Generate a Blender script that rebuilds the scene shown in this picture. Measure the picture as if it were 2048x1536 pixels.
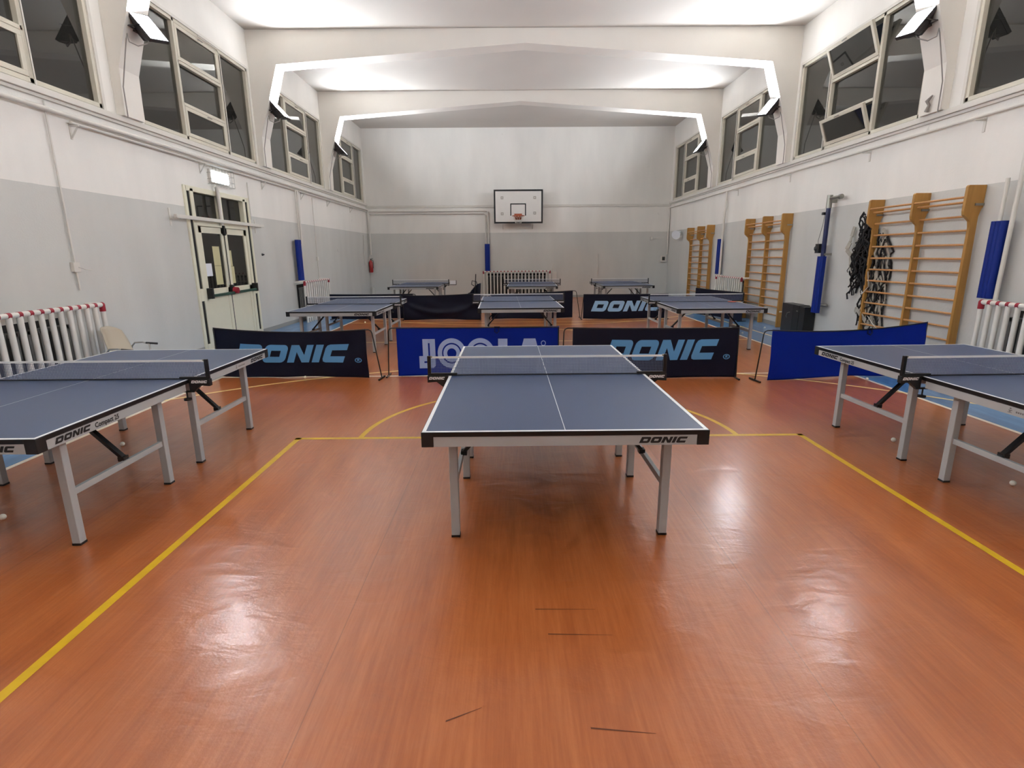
import bpy, bmesh, math, random
from mathutils import Vector, Matrix
from mathutils.geometry import tessellate_polygon

for o in list(bpy.data.objects):
    bpy.data.objects.remove(o)
S = bpy.context.scene
C = S.collection
PI = math.pi

# ------------------------------------------------------------------ camera, world, exposure
cam_data = bpy.data.cameras.new('camera')
cam = bpy.data.objects.new('camera', cam_data)
C.objects.link(cam)
S.camera = cam
cam_data.sensor_width = 36.0
cam_data.lens = 1066.84 / 2048 * 36.0
cam_data.clip_start = 0.05
r_ = Vector((0.999964, -0.0041685, -0.0073883)); f_ = Vector((0.0023155, 0.9719885, -0.235017))
u_ = r_.cross(f_)
cam.matrix_world = Matrix(((r_.x, u_.x, -f_.x, 0), (r_.y, u_.y, -f_.y, 0), (r_.z, u_.z, -f_.z, 1.67), (0, 0, 0, 1)))

W = bpy.data.worlds.new('night'); S.world = W; W.use_nodes = True
W.node_tree.nodes['Background'].inputs[0].default_value = (0.55, 0.6, 0.7, 1)
W.node_tree.nodes['Background'].inputs[1].default_value = 0.012
S.view_settings.view_transform = 'Standard'
S.view_settings.look = 'None'
S.view_settings.gamma = 1
S.view_settings.exposure = 0.92
try: S.view_settings.use_curve_mapping = False
except Exception: pass
LAMP = 330.0      # radiance of the floodlight glass

# ------------------------------------------------------------------ room numbers (metres)
XL, XR, YF, YB, ZC = -5.56, 6.27, 21.73, -4.6, 6.33
ZPAINT = 2.53
BX0, BX1 = -4.13, 4.80          # orange court field between the two blue strips

# ------------------------------------------------------------------ materials
def lin(c):
    out = []
    for v in c:
        v = v / 255.0
        out.append(v / 12.92 if v <= 0.04045 else ((v + 0.055) / 1.055) ** 2.4)
    return (*out, 1)

def mat(name, rgb, rough=0.5, metal=0.0, spec=0.5, noise=0.0, nscale=8.0, bump=0.0, bscale=60.0, emit=0.0, coat=0.0, sheen=0.0):
    m = bpy.data.materials.new(name); m.use_nodes = True
    nt = m.node_tree; b = nt.nodes['Principled BSDF']
    b.inputs['Base Color'].default_value = lin(rgb)
    b.inputs['Roughness'].default_value = rough
    b.inputs['Metallic'].default_value = metal
    b.inputs['Specular IOR Level'].default_value = spec
    if coat: b.inputs['Coat Weight'].default_value = coat
    if emit:
        b.inputs['Emission Color'].default_value = lin(rgb); b.inputs['Emission Strength'].default_value = emit
    if noise or bump:
        tc = nt.nodes.new('ShaderNodeTexCoord')
    if noise:
        n = nt.nodes.new('ShaderNodeTexNoise'); n.inputs['Scale'].default_value = nscale; n.inputs['Detail'].default_value = 5
        nt.links.new(tc.outputs['Object'], n.inputs['Vector'])
        mx = nt.nodes.new('ShaderNodeMix'); mx.data_type = 'RGBA'
        a = lin(rgb)
        mx.inputs[6].default_value = tuple(x * (1 - noise) for x in a[:3]) + (1,)
        mx.inputs[7].default_value = tuple(min(1, x * (1 + noise)) for x in a[:3]) + (1,)
        nt.links.new(n.outputs['Fac'], mx.inputs[0]); nt.links.new(mx.outputs[2], b.inputs['Base Color'])
    if bump:
        n2 = nt.nodes.new('ShaderNodeTexNoise'); n2.inputs['Scale'].default_value = bscale; n2.inputs['Detail'].default_value = 3
        nt.links.new(tc.outputs['Object'], n2.inputs['Vector'])
        bp = nt.nodes.new('ShaderNodeBump'); bp.inputs['Strength'].default_value = bump; bp.inputs['Distance'].default_value = 0.01
        nt.links.new(n2.outputs['Fac'], bp.inputs['Height']); nt.links.new(bp.outputs['Normal'], b.inputs['Normal'])
    return m

def node(nt, typ, **kw):
    n = nt.nodes.new(typ)
    for k, v in kw.items(): setattr(n, k, v)
    return n

def wall_material():
    m = bpy.data.materials.new('two tone wall paint'); m.use_nodes = True
    nt = m.node_tree; b = nt.nodes['Principled BSDF']; L = nt.links.new
    g = node(nt, 'ShaderNodeNewGeometry'); sp = node(nt, 'ShaderNodeSeparateXYZ'); L(g.outputs['Position'], sp.inputs[0])
    n = node(nt, 'ShaderNodeTexNoise'); n.inputs['Scale'].default_value = 6; n.inputs['Detail'].default_value = 4; L(g.outputs['Position'], n.inputs['Vector'])
    wob = node(nt, 'ShaderNodeMath', operation='MULTIPLY_ADD'); L(n.outputs['Fac'], wob.inputs[0]); wob.inputs[1].default_value = 0.012; L(sp.outputs['Z'], wob.inputs[2])
    gt = node(nt, 'ShaderNodeMath', operation='GREATER_THAN'); L(wob.outputs[0], gt.inputs[0]); gt.inputs[1].default_value = ZPAINT
    mp = node(nt, 'ShaderNodeMapping'); mp.inputs['Scale'].default_value = (1.2, 1.2, 0.35); L(g.outputs['Position'], mp.inputs['Vector'])
    n2 = node(nt, 'ShaderNodeTexNoise'); n2.inputs['Scale'].default_value = 1.3; n2.inputs['Detail'].default_value = 7; L(mp.outputs[0], n2.inputs['Vector'])
    cr = node(nt, 'ShaderNodeMapRange'); L(n2.outputs['Fac'], cr.inputs[0]); cr.inputs[1].default_value = 0.3; cr.inputs[2].default_value = 0.75; cr.inputs[3].default_value = 1.04; cr.inputs[4].default_value = 0.93
    # small dark scuffs and chips
    n3 = node(nt, 'ShaderNodeTexNoise'); n3.inputs['Scale'].default_value = 2.6; n3.inputs['Detail'].default_value = 9; L(g.outputs['Position'], n3.inputs['Vector'])
    sc = node(nt, 'ShaderNodeMapRange'); L(n3.outputs['Fac'], sc.inputs[0]); sc.inputs[1].default_value = 0.73; sc.inputs[2].default_value = 0.78; sc.inputs[3].default_value = 1.0; sc.inputs[4].default_value = 0.78
    mul = node(nt, 'ShaderNodeMath', operation='MULTIPLY'); L(cr.outputs[0], mul.inputs[0]); L(sc.outputs[0], mul.inputs[1])
    mx = node(nt, 'ShaderNodeMix', data_type='RGBA'); L(gt.outputs[0], mx.inputs[0])
    mx.inputs[6].default_value = lin((202, 200, 194)); mx.inputs[7].default_value = lin((233, 229, 222))
    vs = node(nt, 'ShaderNodeVectorMath', operation='SCALE'); L(mx.outputs[2], vs.inputs[0]); L(mul.outputs[0], vs.inputs['Scale'])
    L(vs.outputs[0], b.inputs['Base Color'])
    b.inputs['Roughness'].default_value = 0.55; b.inputs['Specular IOR Level'].default_value = 0.35
    nb = node(nt, 'ShaderNodeTexNoise'); nb.inputs['Scale'].default_value = 45; nb.inputs['Detail'].default_value = 3; L(g.outputs['Position'], nb.inputs['Vector'])
    bp = node(nt, 'ShaderNodeBump'); bp.inputs['Strength'].default_value = 0.25; bp.inputs['Distance'].default_value = 0.01
    L(nb.outputs['Fac'], bp.inputs['Height']); L(bp.outputs[0], b.inputs['Normal'])
    return m

def floor_material(name, c_dark, c_mid, c_light, rough=0.31, streak=1.0, seams=True):
    m = bpy.data.materials.new(name); m.use_nodes = True
    nt = m.node_tree; b = nt.nodes['Principled BSDF']; L = nt.links.new
    g = node(nt, 'ShaderNodeNewGeometry')
    mp = node(nt, 'ShaderNodeMapping'); mp.inputs['Scale'].default_value = (55, 3.0, 1); L(g.outputs['Position'], mp.inputs['Vector'])
    n1 = node(nt, 'ShaderNodeTexNoise'); n1.inputs['Scale'].default_value = 1.0; n1.inputs['Detail'].default_value = 6; n1.inputs['Roughness'].default_value = 0.65; L(mp.outputs[0], n1.inputs['Vector'])
    mp2 = node(nt, 'ShaderNodeMapping'); mp2.inputs['Scale'].default_value = (5.5, 0.45, 1); L(g.outputs['Position'], mp2.inputs['Vector'])
    n2 = node(nt, 'ShaderNodeTexNoise'); n2.inputs['Scale'].default_value = 1.0; n2.inputs['Detail'].default_value = 4; L(mp2.outputs[0], n2.inputs['Vector'])
    ad = node(nt, 'ShaderNodeMath', operation='MULTIPLY_ADD'); L(n1.outputs['Fac'], ad.inputs[0]); ad.inputs[1].default_value = 0.5
    h = node(nt, 'ShaderNodeMath', operation='MULTIPLY'); L(n2.outputs['Fac'], h.inputs[0]); h.inputs[1].default_value = 0.5; L(h.outputs[0], ad.inputs[2])
    cr = node(nt, 'ShaderNodeValToRGB'); L(ad.outputs[0], cr.inputs[0])
    cr.color_ramp.elements[0].position = 0.36; cr.color_ramp.elements[0].color = lin(c_dark)
    cr.color_ramp.elements[1].position = 0.64; cr.color_ramp.elements[1].color = lin(c_light)
    e = cr.color_ramp.elements.new(0.5); e.color = lin(c_mid)
    last = cr.outputs[0]
    if seams:
        sp = node(nt, 'ShaderNodeSeparateXYZ'); L(g.outputs['Position'], sp.inputs[0])
        a1 = node(nt, 'ShaderNodeMath', operation='ADD'); L(sp.outputs['X'], a1.inputs[0]); a1.inputs[1].default_value = 0.78 + 21
        md = node(nt, 'ShaderNodeMath', operation='PINGPONG'); L(a1.outputs[0], md.inputs[0]); md.inputs[1].default_value = 1.0
        lt = node(nt, 'ShaderNodeMapRange'); L(md.outputs[0], lt.inputs[0]); lt.inputs[1].default_value = 0.996; lt.inputs[2].default_value = 1.0; lt.inputs[3].default_value = 1.0; lt.inputs[4].default_value = 0.62
        vs = node(nt, 'ShaderNodeVectorMath', operation='SCALE'); L(last, vs.inputs[0]); L(lt.outputs[0], vs.inputs['Scale']); last = vs.outputs[0]
    L(last, b.inputs['Base Color'])
    # wear changes the gloss
    nr = node(nt, 'ShaderNodeTexNoise'); nr.inputs['Scale'].default_value = 1.4; nr.inputs['Detail'].default_value = 5; L(g.outputs['Position'], nr.inputs['Vector'])
    rr = node(nt, 'ShaderNodeMapRange'); L(nr.outputs['Fac'], rr.inputs[0]); rr.inputs[1].default_value = 0.3; rr.inputs[2].default_value = 0.7; rr.inputs[3].default_value = rough - 0.03; rr.inputs[4].default_value = rough + 0.01
    L(rr.outputs[0], b.inputs['Roughness']); b.inputs['Specular IOR Level'].default_value = 0.55; b.inputs['Coat Weight'].default_value = 0.45; b.inputs['Coat Roughness'].default_value = 0.17; b.inputs['Coat IOR'].default_value = 1.45
    # shallow waves of the loose vinyl sheet plus fine grain
    mpb = node(nt, 'ShaderNodeMapping'); mpb.inputs['Scale'].default_value = (0.8, 1.5, 1); L(g.outputs['Position'], mpb.inputs['Vector'])
    nb = node(nt, 'ShaderNodeTexNoise'); nb.inputs['Scale'].default_value = 4.5; nb.inputs['Detail'].default_value = 3.0; nb.inputs['Distortion'].default_value = 0.5; L(mpb.outputs[0], nb.inputs['Vector'])
    bp = node(nt, 'ShaderNodeBump'); bp.inputs['Distance'].default_value = 0.02; bp.inputs['Strength'].default_value = 0.24
    sy = node(nt, 'ShaderNodeSeparateXYZ'); L(g.outputs['Position'], sy.inputs[0])
    ms = node(nt, 'ShaderNodeMapRange'); L(sy.outputs['Y'], ms.inputs[0]); ms.inputs[1].default_value = 3.0; ms.inputs[2].default_value = 9.0; ms.interpolation_type = 'SMOOTHSTEP'; ms.inputs[3].default_value = 1.0; ms.inputs[4].default_value = 0.0
    hm = node(nt, 'ShaderNodeMath', operation='MULTIPLY'); L(nb.outputs['Fac'], hm.inputs[0]); L(ms.outputs[0], hm.inputs[1]); L(hm.outputs[0], bp.inputs['Height'])
    nf = node(nt, 'ShaderNodeTexNoise'); nf.inputs['Scale'].default_value = 90; L(g.outputs['Position'], nf.inputs['Vector'])
    bp2 = node(nt, 'ShaderNodeBump'); bp2.inputs['Strength'].default_value = 0.05; bp2.inputs['Distance'].default_value = 0.01
    hf = node(nt, 'ShaderNodeMath', operation='MULTIPLY'); L(nf.outputs['Fac'], hf.inputs[0]); L(ms.outputs[0], hf.inputs[1]); L(hf.outputs[0], bp2.inputs['Height']); L(bp.outputs[0], bp2.inputs['Normal']); L(bp2.outputs[0], b.inputs['Normal']); L(bp2.outputs[0], b.inputs['Coat Normal'])
    return m

def glass_material(name, tint=(0.30, 0.30, 0.28), refl=1.0):
    m = bpy.data.materials.new(name); m.use_nodes = True
    nt = m.node_tree; nt.nodes.clear(); L = nt.links.new
    out = node(nt, 'ShaderNodeOutputMaterial'); mx = node(nt, 'ShaderNodeMixShader')
    tr = node(nt, 'ShaderNodeBsdfTransparent'); tr.inputs[0].default_value = (*tint, 1)
    gl = node(nt, 'ShaderNodeBsdfGlossy'); gl.inputs['Roughness'].default_value = 0.02; gl.inputs[0].default_value = (refl, refl, refl * 0.97, 1)
    fr = node(nt, 'ShaderNodeFresnel'); fr.inputs['IOR'].default_value = 1.75
    # a thin dust film
    df = node(nt, 'ShaderNodeBsdfDiffuse'); df.inputs[0].default_value = (0.30, 0.29, 0.26, 1)
    m2 = node(nt, 'ShaderNodeMixShader'); m2.inputs[0].default_value = 0.06
    L(tr.outputs[0], m2.inputs[1]); L(df.outputs[0], m2.inputs[2])
    L(fr.outputs[0], mx.inputs[0]); L(m2.outputs[0], mx.inputs[1]); L(gl.outputs[0], mx.inputs[2]); L(mx.outputs[0], out.inputs[0])
    return m

def wood_material(name, a, bcol):
    m = bpy.data.materials.new(name); m.use_nodes = True
    nt = m.node_tree; b = nt.nodes['Principled BSDF']; L = nt.links.new
    tc = node(nt, 'ShaderNodeTexCoord'); mp = node(nt, 'ShaderNodeMapping'); mp.inputs['Scale'].default_value = (14, 14, 1.2); L(tc.outputs['Object'], mp.inputs['Vector'])
    n = node(nt, 'ShaderNodeTexNoise'); n.inputs['Scale'].default_value = 2.5; n.inputs['Detail'].default_value = 5; L(mp.outputs[0], n.inputs['Vector'])
    mx = node(nt, 'ShaderNodeMix', data_type='RGBA'); mx.inputs[6].default_value = lin(a); mx.inputs[7].default_value = lin(bcol)
    L(n.outputs['Fac'], mx.inputs[0]); L(mx.outputs[2], b.inputs['Base Color']); b.inputs['Roughness'].default_value = 0.42
    return m

def emit_material(name, rgb, strength):
    m = bpy.data.materials.new(name); m.use_nodes = True
    nt = m.node_tree; nt.nodes.clear()
    out = node(nt, 'ShaderNodeOutputMaterial'); e = node(nt, 'ShaderNodeEmission')
    e.inputs[0].default_value = (*rgb, 1); e.inputs[1].default_value = strength
    nt.links.new(e.outputs[0], out.inputs[0])
    return m

M = {}
M['wall'] = wall_material()
M['white_paint'] = mat('white plaster', (228, 222, 213), 0.6, spec=0.3, noise=0.05, nscale=1.6, bump=0.15, bscale=40)
M['ceiling'] = mat('ceiling plaster', (204, 198, 190), 0.7, spec=0.2, noise=0.05, nscale=0.9, bump=0.1, bscale=30)
M['ledge'] = mat('old white gloss paint', (214, 209, 200), 0.45, noise=0.08, nscale=5)
M['orange'] = floor_material('orange vinyl floor', (160, 85, 41), (174, 97, 49), (188, 111, 61))
M['blue'] = floor_material('blue vinyl floor', (66, 112, 160), (84, 134, 182), (108, 158, 204), seams=False)
M['yellow'] = mat('yellow line paint', (216, 176, 28), 0.35, noise=0.16, nscale=14)
M['white_line'] = mat('cream line paint', (244, 232, 212), 0.35, noise=0.08, nscale=14)
M['pale_line'] = mat('pale yellow line paint', (250, 218, 140), 0.35, noise=0.08, nscale=14)
M['scuff'] = mat('dark rubber scuff', (96, 48, 24), 0.5)
M['skirting'] = mat('grey skirting', (150, 148, 142), 0.5)
M['cream'] = mat('cream aluminium', (206, 199, 182), 0.4, noise=0.07, nscale=9)
M['door_cream'] = mat('cream door enamel', (228, 223, 200), 0.35, noise=0.04, nscale=5)
M['glass'] = glass_material('window glass')
M['door_glass'] = glass_material('door glass', (0.35, 0.32, 0.26), 0.6)
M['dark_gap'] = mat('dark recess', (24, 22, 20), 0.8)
M['dark_room'] = mat('unlit corridor', (92, 84, 70), 0.8)
M['top_blue'] = mat('blue table tennis top', (58, 74, 106), 0.36, spec=0.5, bump=0.12, bscale=260, noise=0.04, nscale=2)
M['line_white'] = mat('white table line', (238, 240, 240), 0.4)
M['black_metal'] = mat('black painted metal', (10, 10, 11), 0.35)
M['black_plastic'] = mat('black plastic', (14, 14, 15), 0.45)
M['silver'] = mat('silver grey painted steel', (172, 174, 174), 0.42, metal=0.0, noise=0.04, nscale=3)
M['logo_black'] = mat('black print', (12, 12, 13), 0.5)
M['logo_grey'] = mat('grey print', (110, 106, 104), 0.5)
M['logo_white'] = mat('white print', (225, 225, 225), 0.5)
M['net_cord'] = mat('dark blue net cord', (96, 104, 132), 0.6)
M['tape'] = mat('white tape', (232, 232, 230), 0.6)
M['navy'] = mat('navy cloth', (5, 10, 34), 0.5, spec=0.25, bump=0.2, bscale=120)
M['royal'] = mat('royal blue cloth', (0, 34, 140), 0.6, spec=0.15, bump=0.2, bscale=120)
M['print_blue'] = mat('light blue print', (88, 152, 204), 0.5)
M['print_pale'] = mat('pale blue print', (160, 184, 230), 0.5)
M['print_bright'] = mat('bright light blue print', (150, 195, 235), 0.5)
M['foam_white'] = mat('white foam tube', (222, 218, 210), 0.5, noise=0.05, nscale=6)
M['foam_red'] = mat('dark red tape', (150, 26, 44), 0.4)
M['radiator'] = mat('grey cast iron', (118, 116, 112), 0.45, noise=0.1, nscale=8)
M['pad_blue'] = mat('blue foam padding', (2, 34, 120), 0.5, spec=0.25)
M['pole_navy'] = mat('navy painted steel', (16, 26, 74), 0.35)
M['wood'] = wood_material('varnished beech', (184, 136, 66), (154, 108, 48))
M['rung'] = wood_material('beech rung', (200, 148, 92), (170, 116, 66))
M['steel'] = mat('galvanised steel', (150, 148, 140), 0.35, metal=0.8)
M['red'] = mat('red enamel', (150, 12, 16), 0.3, coat=0.3)
M['green_metal'] = mat('green metal bar', (38, 70, 58), 0.4)
M['paper'] = mat('white paper', (232, 234, 238), 0.8)
M['old_paper'] = mat('yellowed paper', (196, 188, 146), 0.8)
M['beige'] = mat('beige plastic shell', (182, 171, 152), 0.4)
M['chrome'] = mat('chrome', (190, 190, 190), 0.15, metal=1)
M['ball'] = mat('white celluloid', (245, 240, 225), 0.35)
M['rubber_red'] = mat('red rubber sheet', (214, 92, 84), 0.55)
M['rubber_black'] = mat('black rubber sheet', (16, 14, 16), 0.5)
M['case_black'] = mat('black laminate', (13, 13, 14), 0.4)
M['case_grey'] = mat('charcoal laminate', (36, 36, 38), 0.4)
M['board_white'] = mat('white backboard', (226, 222, 216), 0.4, noise=0.04, nscale=4)
M['board_grey'] = mat('grey paint marks', (168, 162, 152), 0.5)
M['rim'] = mat('rusty orange rim', (170, 84, 50), 0.5)
M['rope'] = mat('white rope', (214, 208, 198), 0.8)
M['net_black'] = mat('black netting', (26, 22, 22), 0.8)
M['net_white'] = mat('off-white webbing', (170, 163, 150), 0.8, noise=0.25, nscale=16)
M['lamp_glass'] = emit_material('lit floodlight glass', (0.93, 0.985, 1.06), LAMP)
M['exit_light'] = emit_material('lit exit panel', (0.80, 0.92, 1.0), 3.5)
M['lamp_grey'] = mat('dark lamp housing', (46, 40, 40), 0.4)
M['cable'] = mat('grey cable', (138, 130, 124), 0.6)

# ------------------------------------------------------------------ mesh builder
WOFF = {}     # things whose parts are given in world coordinates: name -> base point
class MB:
    def __init__(s): s.v = []; s.f = []; s.mi = []; s.sm = []
    def add(s, vs, fs, mi=0, smooth=False):
        n = len(s.v); s.v += [tuple(v) for v in vs]
        for f in fs: s.f.append(tuple(i + n for i in f)); s.mi.append(mi); s.sm.append(smooth)
        return s
    def box(s, x0, x1, y0, y1, z0, z1, mi=0):
        x0, x1 = sorted((x0, x1)); y0, y1 = sorted((y0, y1)); z0, z1 = sorted((z0, z1))
        vs = [(x0, y0, z0), (x1, y0, z0), (x1, y1, z0), (x0, y1, z0), (x0, y0, z1), (x1, y0, z1), (x1, y1, z1), (x0, y1, z1)]
        return s.add(vs, [(3, 2, 1, 0), (4, 5, 6, 7), (0, 1, 5, 4), (1, 2, 6, 5), (2, 3, 7, 6), (3, 0, 4, 7)], mi)
    def cbox(s, c, size, mi=0): return s.box(c[0]-size[0]/2, c[0]+size[0]/2, c[1]-size[1]/2, c[1]+size[1]/2, c[2]-size[2]/2, c[2]+size[2]/2, mi)
    def bar(s, a, b, w, h, mi=0, up=(0, 0, 1)):
        a = Vector(a); b = Vector(b); d = (b - a).normalized(); up = Vector(up)
        if abs(d.dot(up)) > 0.98: up = Vector((0, 1, 0))
        sd = d.cross(up).normalized(); u2 = sd.cross(d)
        vs = []
        for p in (a, b):
            for q, t in ((-1, -1), (1, -1), (1, 1), (-1, 1)): vs.append(p + sd * (q * w / 2) + u2 * (t * h / 2))
        return s.add(vs, [(3, 2, 1, 0), (4, 5, 6, 7), (0, 1, 5, 4), (1, 2, 6, 5), (2, 3, 7, 6), (3, 0, 4, 7)], mi)
    def tube(s, pts, r, n=10, mi=0, caps=True):
        pts = [Vector(p) for p in pts]; rs = r if isinstance(r, (list, tuple)) else [r] * len(pts)
        m = len(pts); tans = []
        for i in range(m):
            a = pts[max(0, i - 1)]; b = pts[min(m - 1, i + 1)]; tans.append((b - a).normalized())
        ref = Vector((0, 0, 1)) if abs(tans[0].z) < 0.9 else Vector((1, 0, 0))
        nx = tans[0].cross(ref).normalized(); vs = []
        for i in range(m):
            t = tans[i]; nx = (nx - t * nx.dot(t)).normalized(); ny = t.cross(nx)
            for k in range(n):
                a = 2 * PI * k / n; vs.append(pts[i] + (nx * math.cos(a) + ny * math.sin(a)) * rs[i])
        fs = [(i * n + k, i * n + (k + 1) % n, (i + 1) * n + (k + 1) % n, (i + 1) * n + k) for i in range(m - 1) for k in range(n)]
        s.add(vs, fs, mi, True)
        if caps: s.add(vs[:n], [tuple(range(n))[::-1]], mi); s.add(vs[-n:], [tuple(range(n))], mi)
        return s
    def prism(s, poly, axis, a, b, mi=0):
        """poly of 2D points, extruded along axis (0,1,2) from a to b"""
        n = len(poly)
        def p3(p, t):
            l = list(p); l.insert(axis, t); return tuple(l)
        vs = [p3(p, a) for p in poly] + [p3(p, b) for p in poly]
        fs = [tuple(range(n)), tuple(range(2 * n - 1, n - 1, -1))] + [(i, i + n, (i + 1) % n + n, (i + 1) % n) for i in range(n)]
        return s.add(vs, fs, mi)
    def sphere(s, c, r, n=12, mi=0, sx=1, sy=1, sz=1):
        vs = [(c[0], c[1], c[2] + r * sz)]
        for i in range(1, n // 2):
            th = PI * i / (n // 2)
            for k in range(n):
                a = 2 * PI * k / n; vs.append((c[0] + r * sx * math.sin(th) * math.cos(a), c[1] + r * sy * math.sin(th) * math.sin(a), c[2] + r * sz * math.cos(th)))
        vs.append((c[0], c[1], c[2] - r * sz)); R = n // 2 - 1
        fs = [(0, 1 + k, 1 + (k + 1) % n) for k in range(n)]
        for i in range(R - 1):
            for k in range(n): fs.append((1 + i * n + k, 1 + (i + 1) * n + k, 1 + (i + 1) * n + (k + 1) % n, 1 + i * n + (k + 1) % n))
        e = len(vs) - 1
        fs += [(e, 1 + (R - 1) * n + (k + 1) % n, 1 + (R - 1) * n + k) for k in range(n)]
        return s.add(vs, fs, mi, True)
    def build(s, name, mats, parent=None, off=None, bevel=0, solid=0, tag_=None):
        me = bpy.data.meshes.new(name)
        o3 = Vector(off) if off is not None else Vector(WOFF.get(parent.name, (0, 0, 0)) if parent is not None else (0, 0, 0))
        me.from_pydata([tuple(Vector(v) - o3) for v in s.v], [], s.f)
        if not isinstance(mats, (list, tuple)): mats = [mats]
        for m in mats: me.materials.append(M[m] if isinstance(m, str) else m)
        for p, i, sm in zip(me.polygons, s.mi, s.sm): p.material_index = i; p.use_smooth = sm
        bm = bmesh.new(); bm.from_mesh(me); bmesh.ops.recalc_face_normals(bm, faces=bm.faces); bm.to_mesh(me); bm.free()
        me.update()
        o = bpy.data.objects.new(name, me); C.objects.link(o)
        if parent is not None and parent.name in WOFF: WOFF[o.name] = tuple(WOFF[parent.name])
        if parent is not None: o.parent = parent
        elif off is not None: o.location = o3
        if bevel:
            b = o.modifiers.new('bevel', 'BEVEL'); b.width = bevel; b.segments = 2; b.limit_method = 'ANGLE'
        if solid:
            b = o.modifiers.new('solid', 'SOLIDIFY'); b.thickness = solid; b.offset = 0
        return o

def tag(o, label, cat, group=None, kind=None):
    if label: o['label'] = label
    if cat: o['category'] = cat
    if group: o['group'] = group
    if kind: o['kind'] = kind
    return o

def thing(name, label, cat, loc, rotz=0.0, group=None, world=False, kind=None):
    """Empty at the base; world=True means its parts are given in world coordinates"""
    o = bpy.data.objects.new(name, None); C.objects.link(o)
    o.location = loc; o.rotation_euler = (0, 0, rotz); o.empty_display_size = 0.1
    if world: WOFF[o.name] = tuple(loc)
    return tag(o, label, cat, group, kind)

def struct(o):
    o['kind'] = 'structure'; return o

def copy_tree(o, parent=None):
    kids = [c for c in bpy.data.objects if c.parent == o]
    c = o.copy(); C.objects.link(c)
    if parent is not None: c.parent = parent
    for k in kids: copy_tree(k, c)
    return c

# ------------------------------------------------------------------ lettering
def rrect(x0, y0, x1, y1, tl, tr, br, bl, k=4):
    pts = []
    def arc(cx, cy, r, a0):
        if r <= 0: pts.append((cx, cy)); return
        for i in range(k + 1):
            a = a0 + (PI / 2) * i / k; pts.append((cx + r * math.cos(a), cy + r * math.sin(a)))
    arc(x1 - tr, y1 - tr, tr, 0); arc(x0 + tl, y1 - tl, tl, PI / 2); arc(x0 + bl, y0 + bl, bl, PI); arc(x1 - br, y0 + br, br, 1.5 * PI)
    return pts

def donic_shapes():
    hole = [(0.40, 0.33), (0.40, 0.67), (0.95, 0.67), (0.95, 0.33)]
    g = []; x = 0
    def sh(poly, dx): return [(a + dx, b) for a, b in poly]
    g.append([rrect(0, 0, 1.32, 1, 0, 0.26, 0.26, 0), hole]); 
    x = 1.47; g.append([sh(rrect(0, 0, 1.34, 1, 0.26, 0.26, 0.26, 0.26), x), sh(hole, x)])
    x = 2.96; g.append([sh([(0, 0), (0.40, 0), (0.40, 0.60), (0.84, 0), (1.26, 0), (1.26, 1), (0.88, 1), (0.88, 0.42), (0.44, 1), (0, 1)], x)])
    x = 4.37; g.append([sh([(0, 0), (0.42, 0), (0.42, 1), (0, 1)], x)])
    x = 4.94; g.append([sh([(0.22, 0), (1.24, 0), (1.24, 0.34), (0.40, 0.34), (0.40, 0.67), (1.24, 0.67), (1.24, 1), (0.22, 1), (0.07, 0.95), (0, 0.8), (0, 0.2), (0.07, 0.05)], x)])
    out = []
    for shapes in g: out.append([[((a + 0.38 * b) / 6.56, b) for a, b in poly] for poly in shapes])
    return out
DONIC = donic_shapes()

def ring(cx, cy, ro, ri, n=40):
    a = [(cx + ro * math.cos(2 * PI * i / n), cy + ro * math.sin(2 * PI * i / n)) for i in range(n)]
    if ri <= 0: return [a]
    return [a, [(cx + ri * math.cos(2 * PI * i / n), cy + ri * math.sin(2 * PI * i / n)) for i in range(n)][::-1]]

def joola_shapes():
    """units: letter height 1, total width about 4.1"""
    g = []
    g.append([[(0.0, 0.0), (0.52, 0), (0.60, 0.08), (0.60, 1), (0.14, 1), (0.14, 0.42), (0.0, 0.42)], [(0.18, 0.18), (0.18, 0.24), (0.34, 0.24), (0.34, 0.86), (0.40, 0.86), (0.40, 0.18)]])
    for cx in (1.2, 2.25):
        g.append(ring(cx, 0.5, 0.52, 0.36)); g.append(ring(cx, 0.5, 0.31, 0.17))
    g.append([[(2.90, 0), (3.50, 0), (3.50, 0.28), (3.24, 0.28), (3.24, 1), (2.90, 1)]])
    g.append([[(3.55, 0), (3.85, 0), (3.92, 0.25), (4.18, 0.25), (4.25, 0), (4.56, 0), (4.26, 1), (3.84, 1)], [(3.97, 0.45), (4.05, 0.75), (4.13, 0.45)]])
    g.append(ring(4.55, 0.84, 0.09, 0.065, 20))
    return [[[(a / 4.7, b) for a, b in poly] for poly in sh] for sh in g]
JOOLA = joola_shapes()

def flat_tris(shapes):
    tris = []
    for polys in shapes:
        vv = [Vector((p[0], p[1], 0)) for poly in polys for p in poly]
        for t in tessellate_polygon([[Vector((p[0], p[1], 0)) for p in poly] for poly in polys]):
            tris.append([(vv[i].x, vv[i].y) for i in t])
    return tris

def put_tris(mb, tris, org, ux, uy, w, h, nrm=None, mi=0, thick=0.0006):
    """flat lettering with a hair of thickness; org lower-left, ux/uy unit vectors"""
    org = Vector(org); ux = Vector(ux); uy = Vector(uy); n = ux.cross(uy)
    for t in tris:
        mb.add([org + ux * (p[0] * w) + uy * (p[1] * h) + n * thick for p in t], [(0, 1, 2)], mi)

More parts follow.
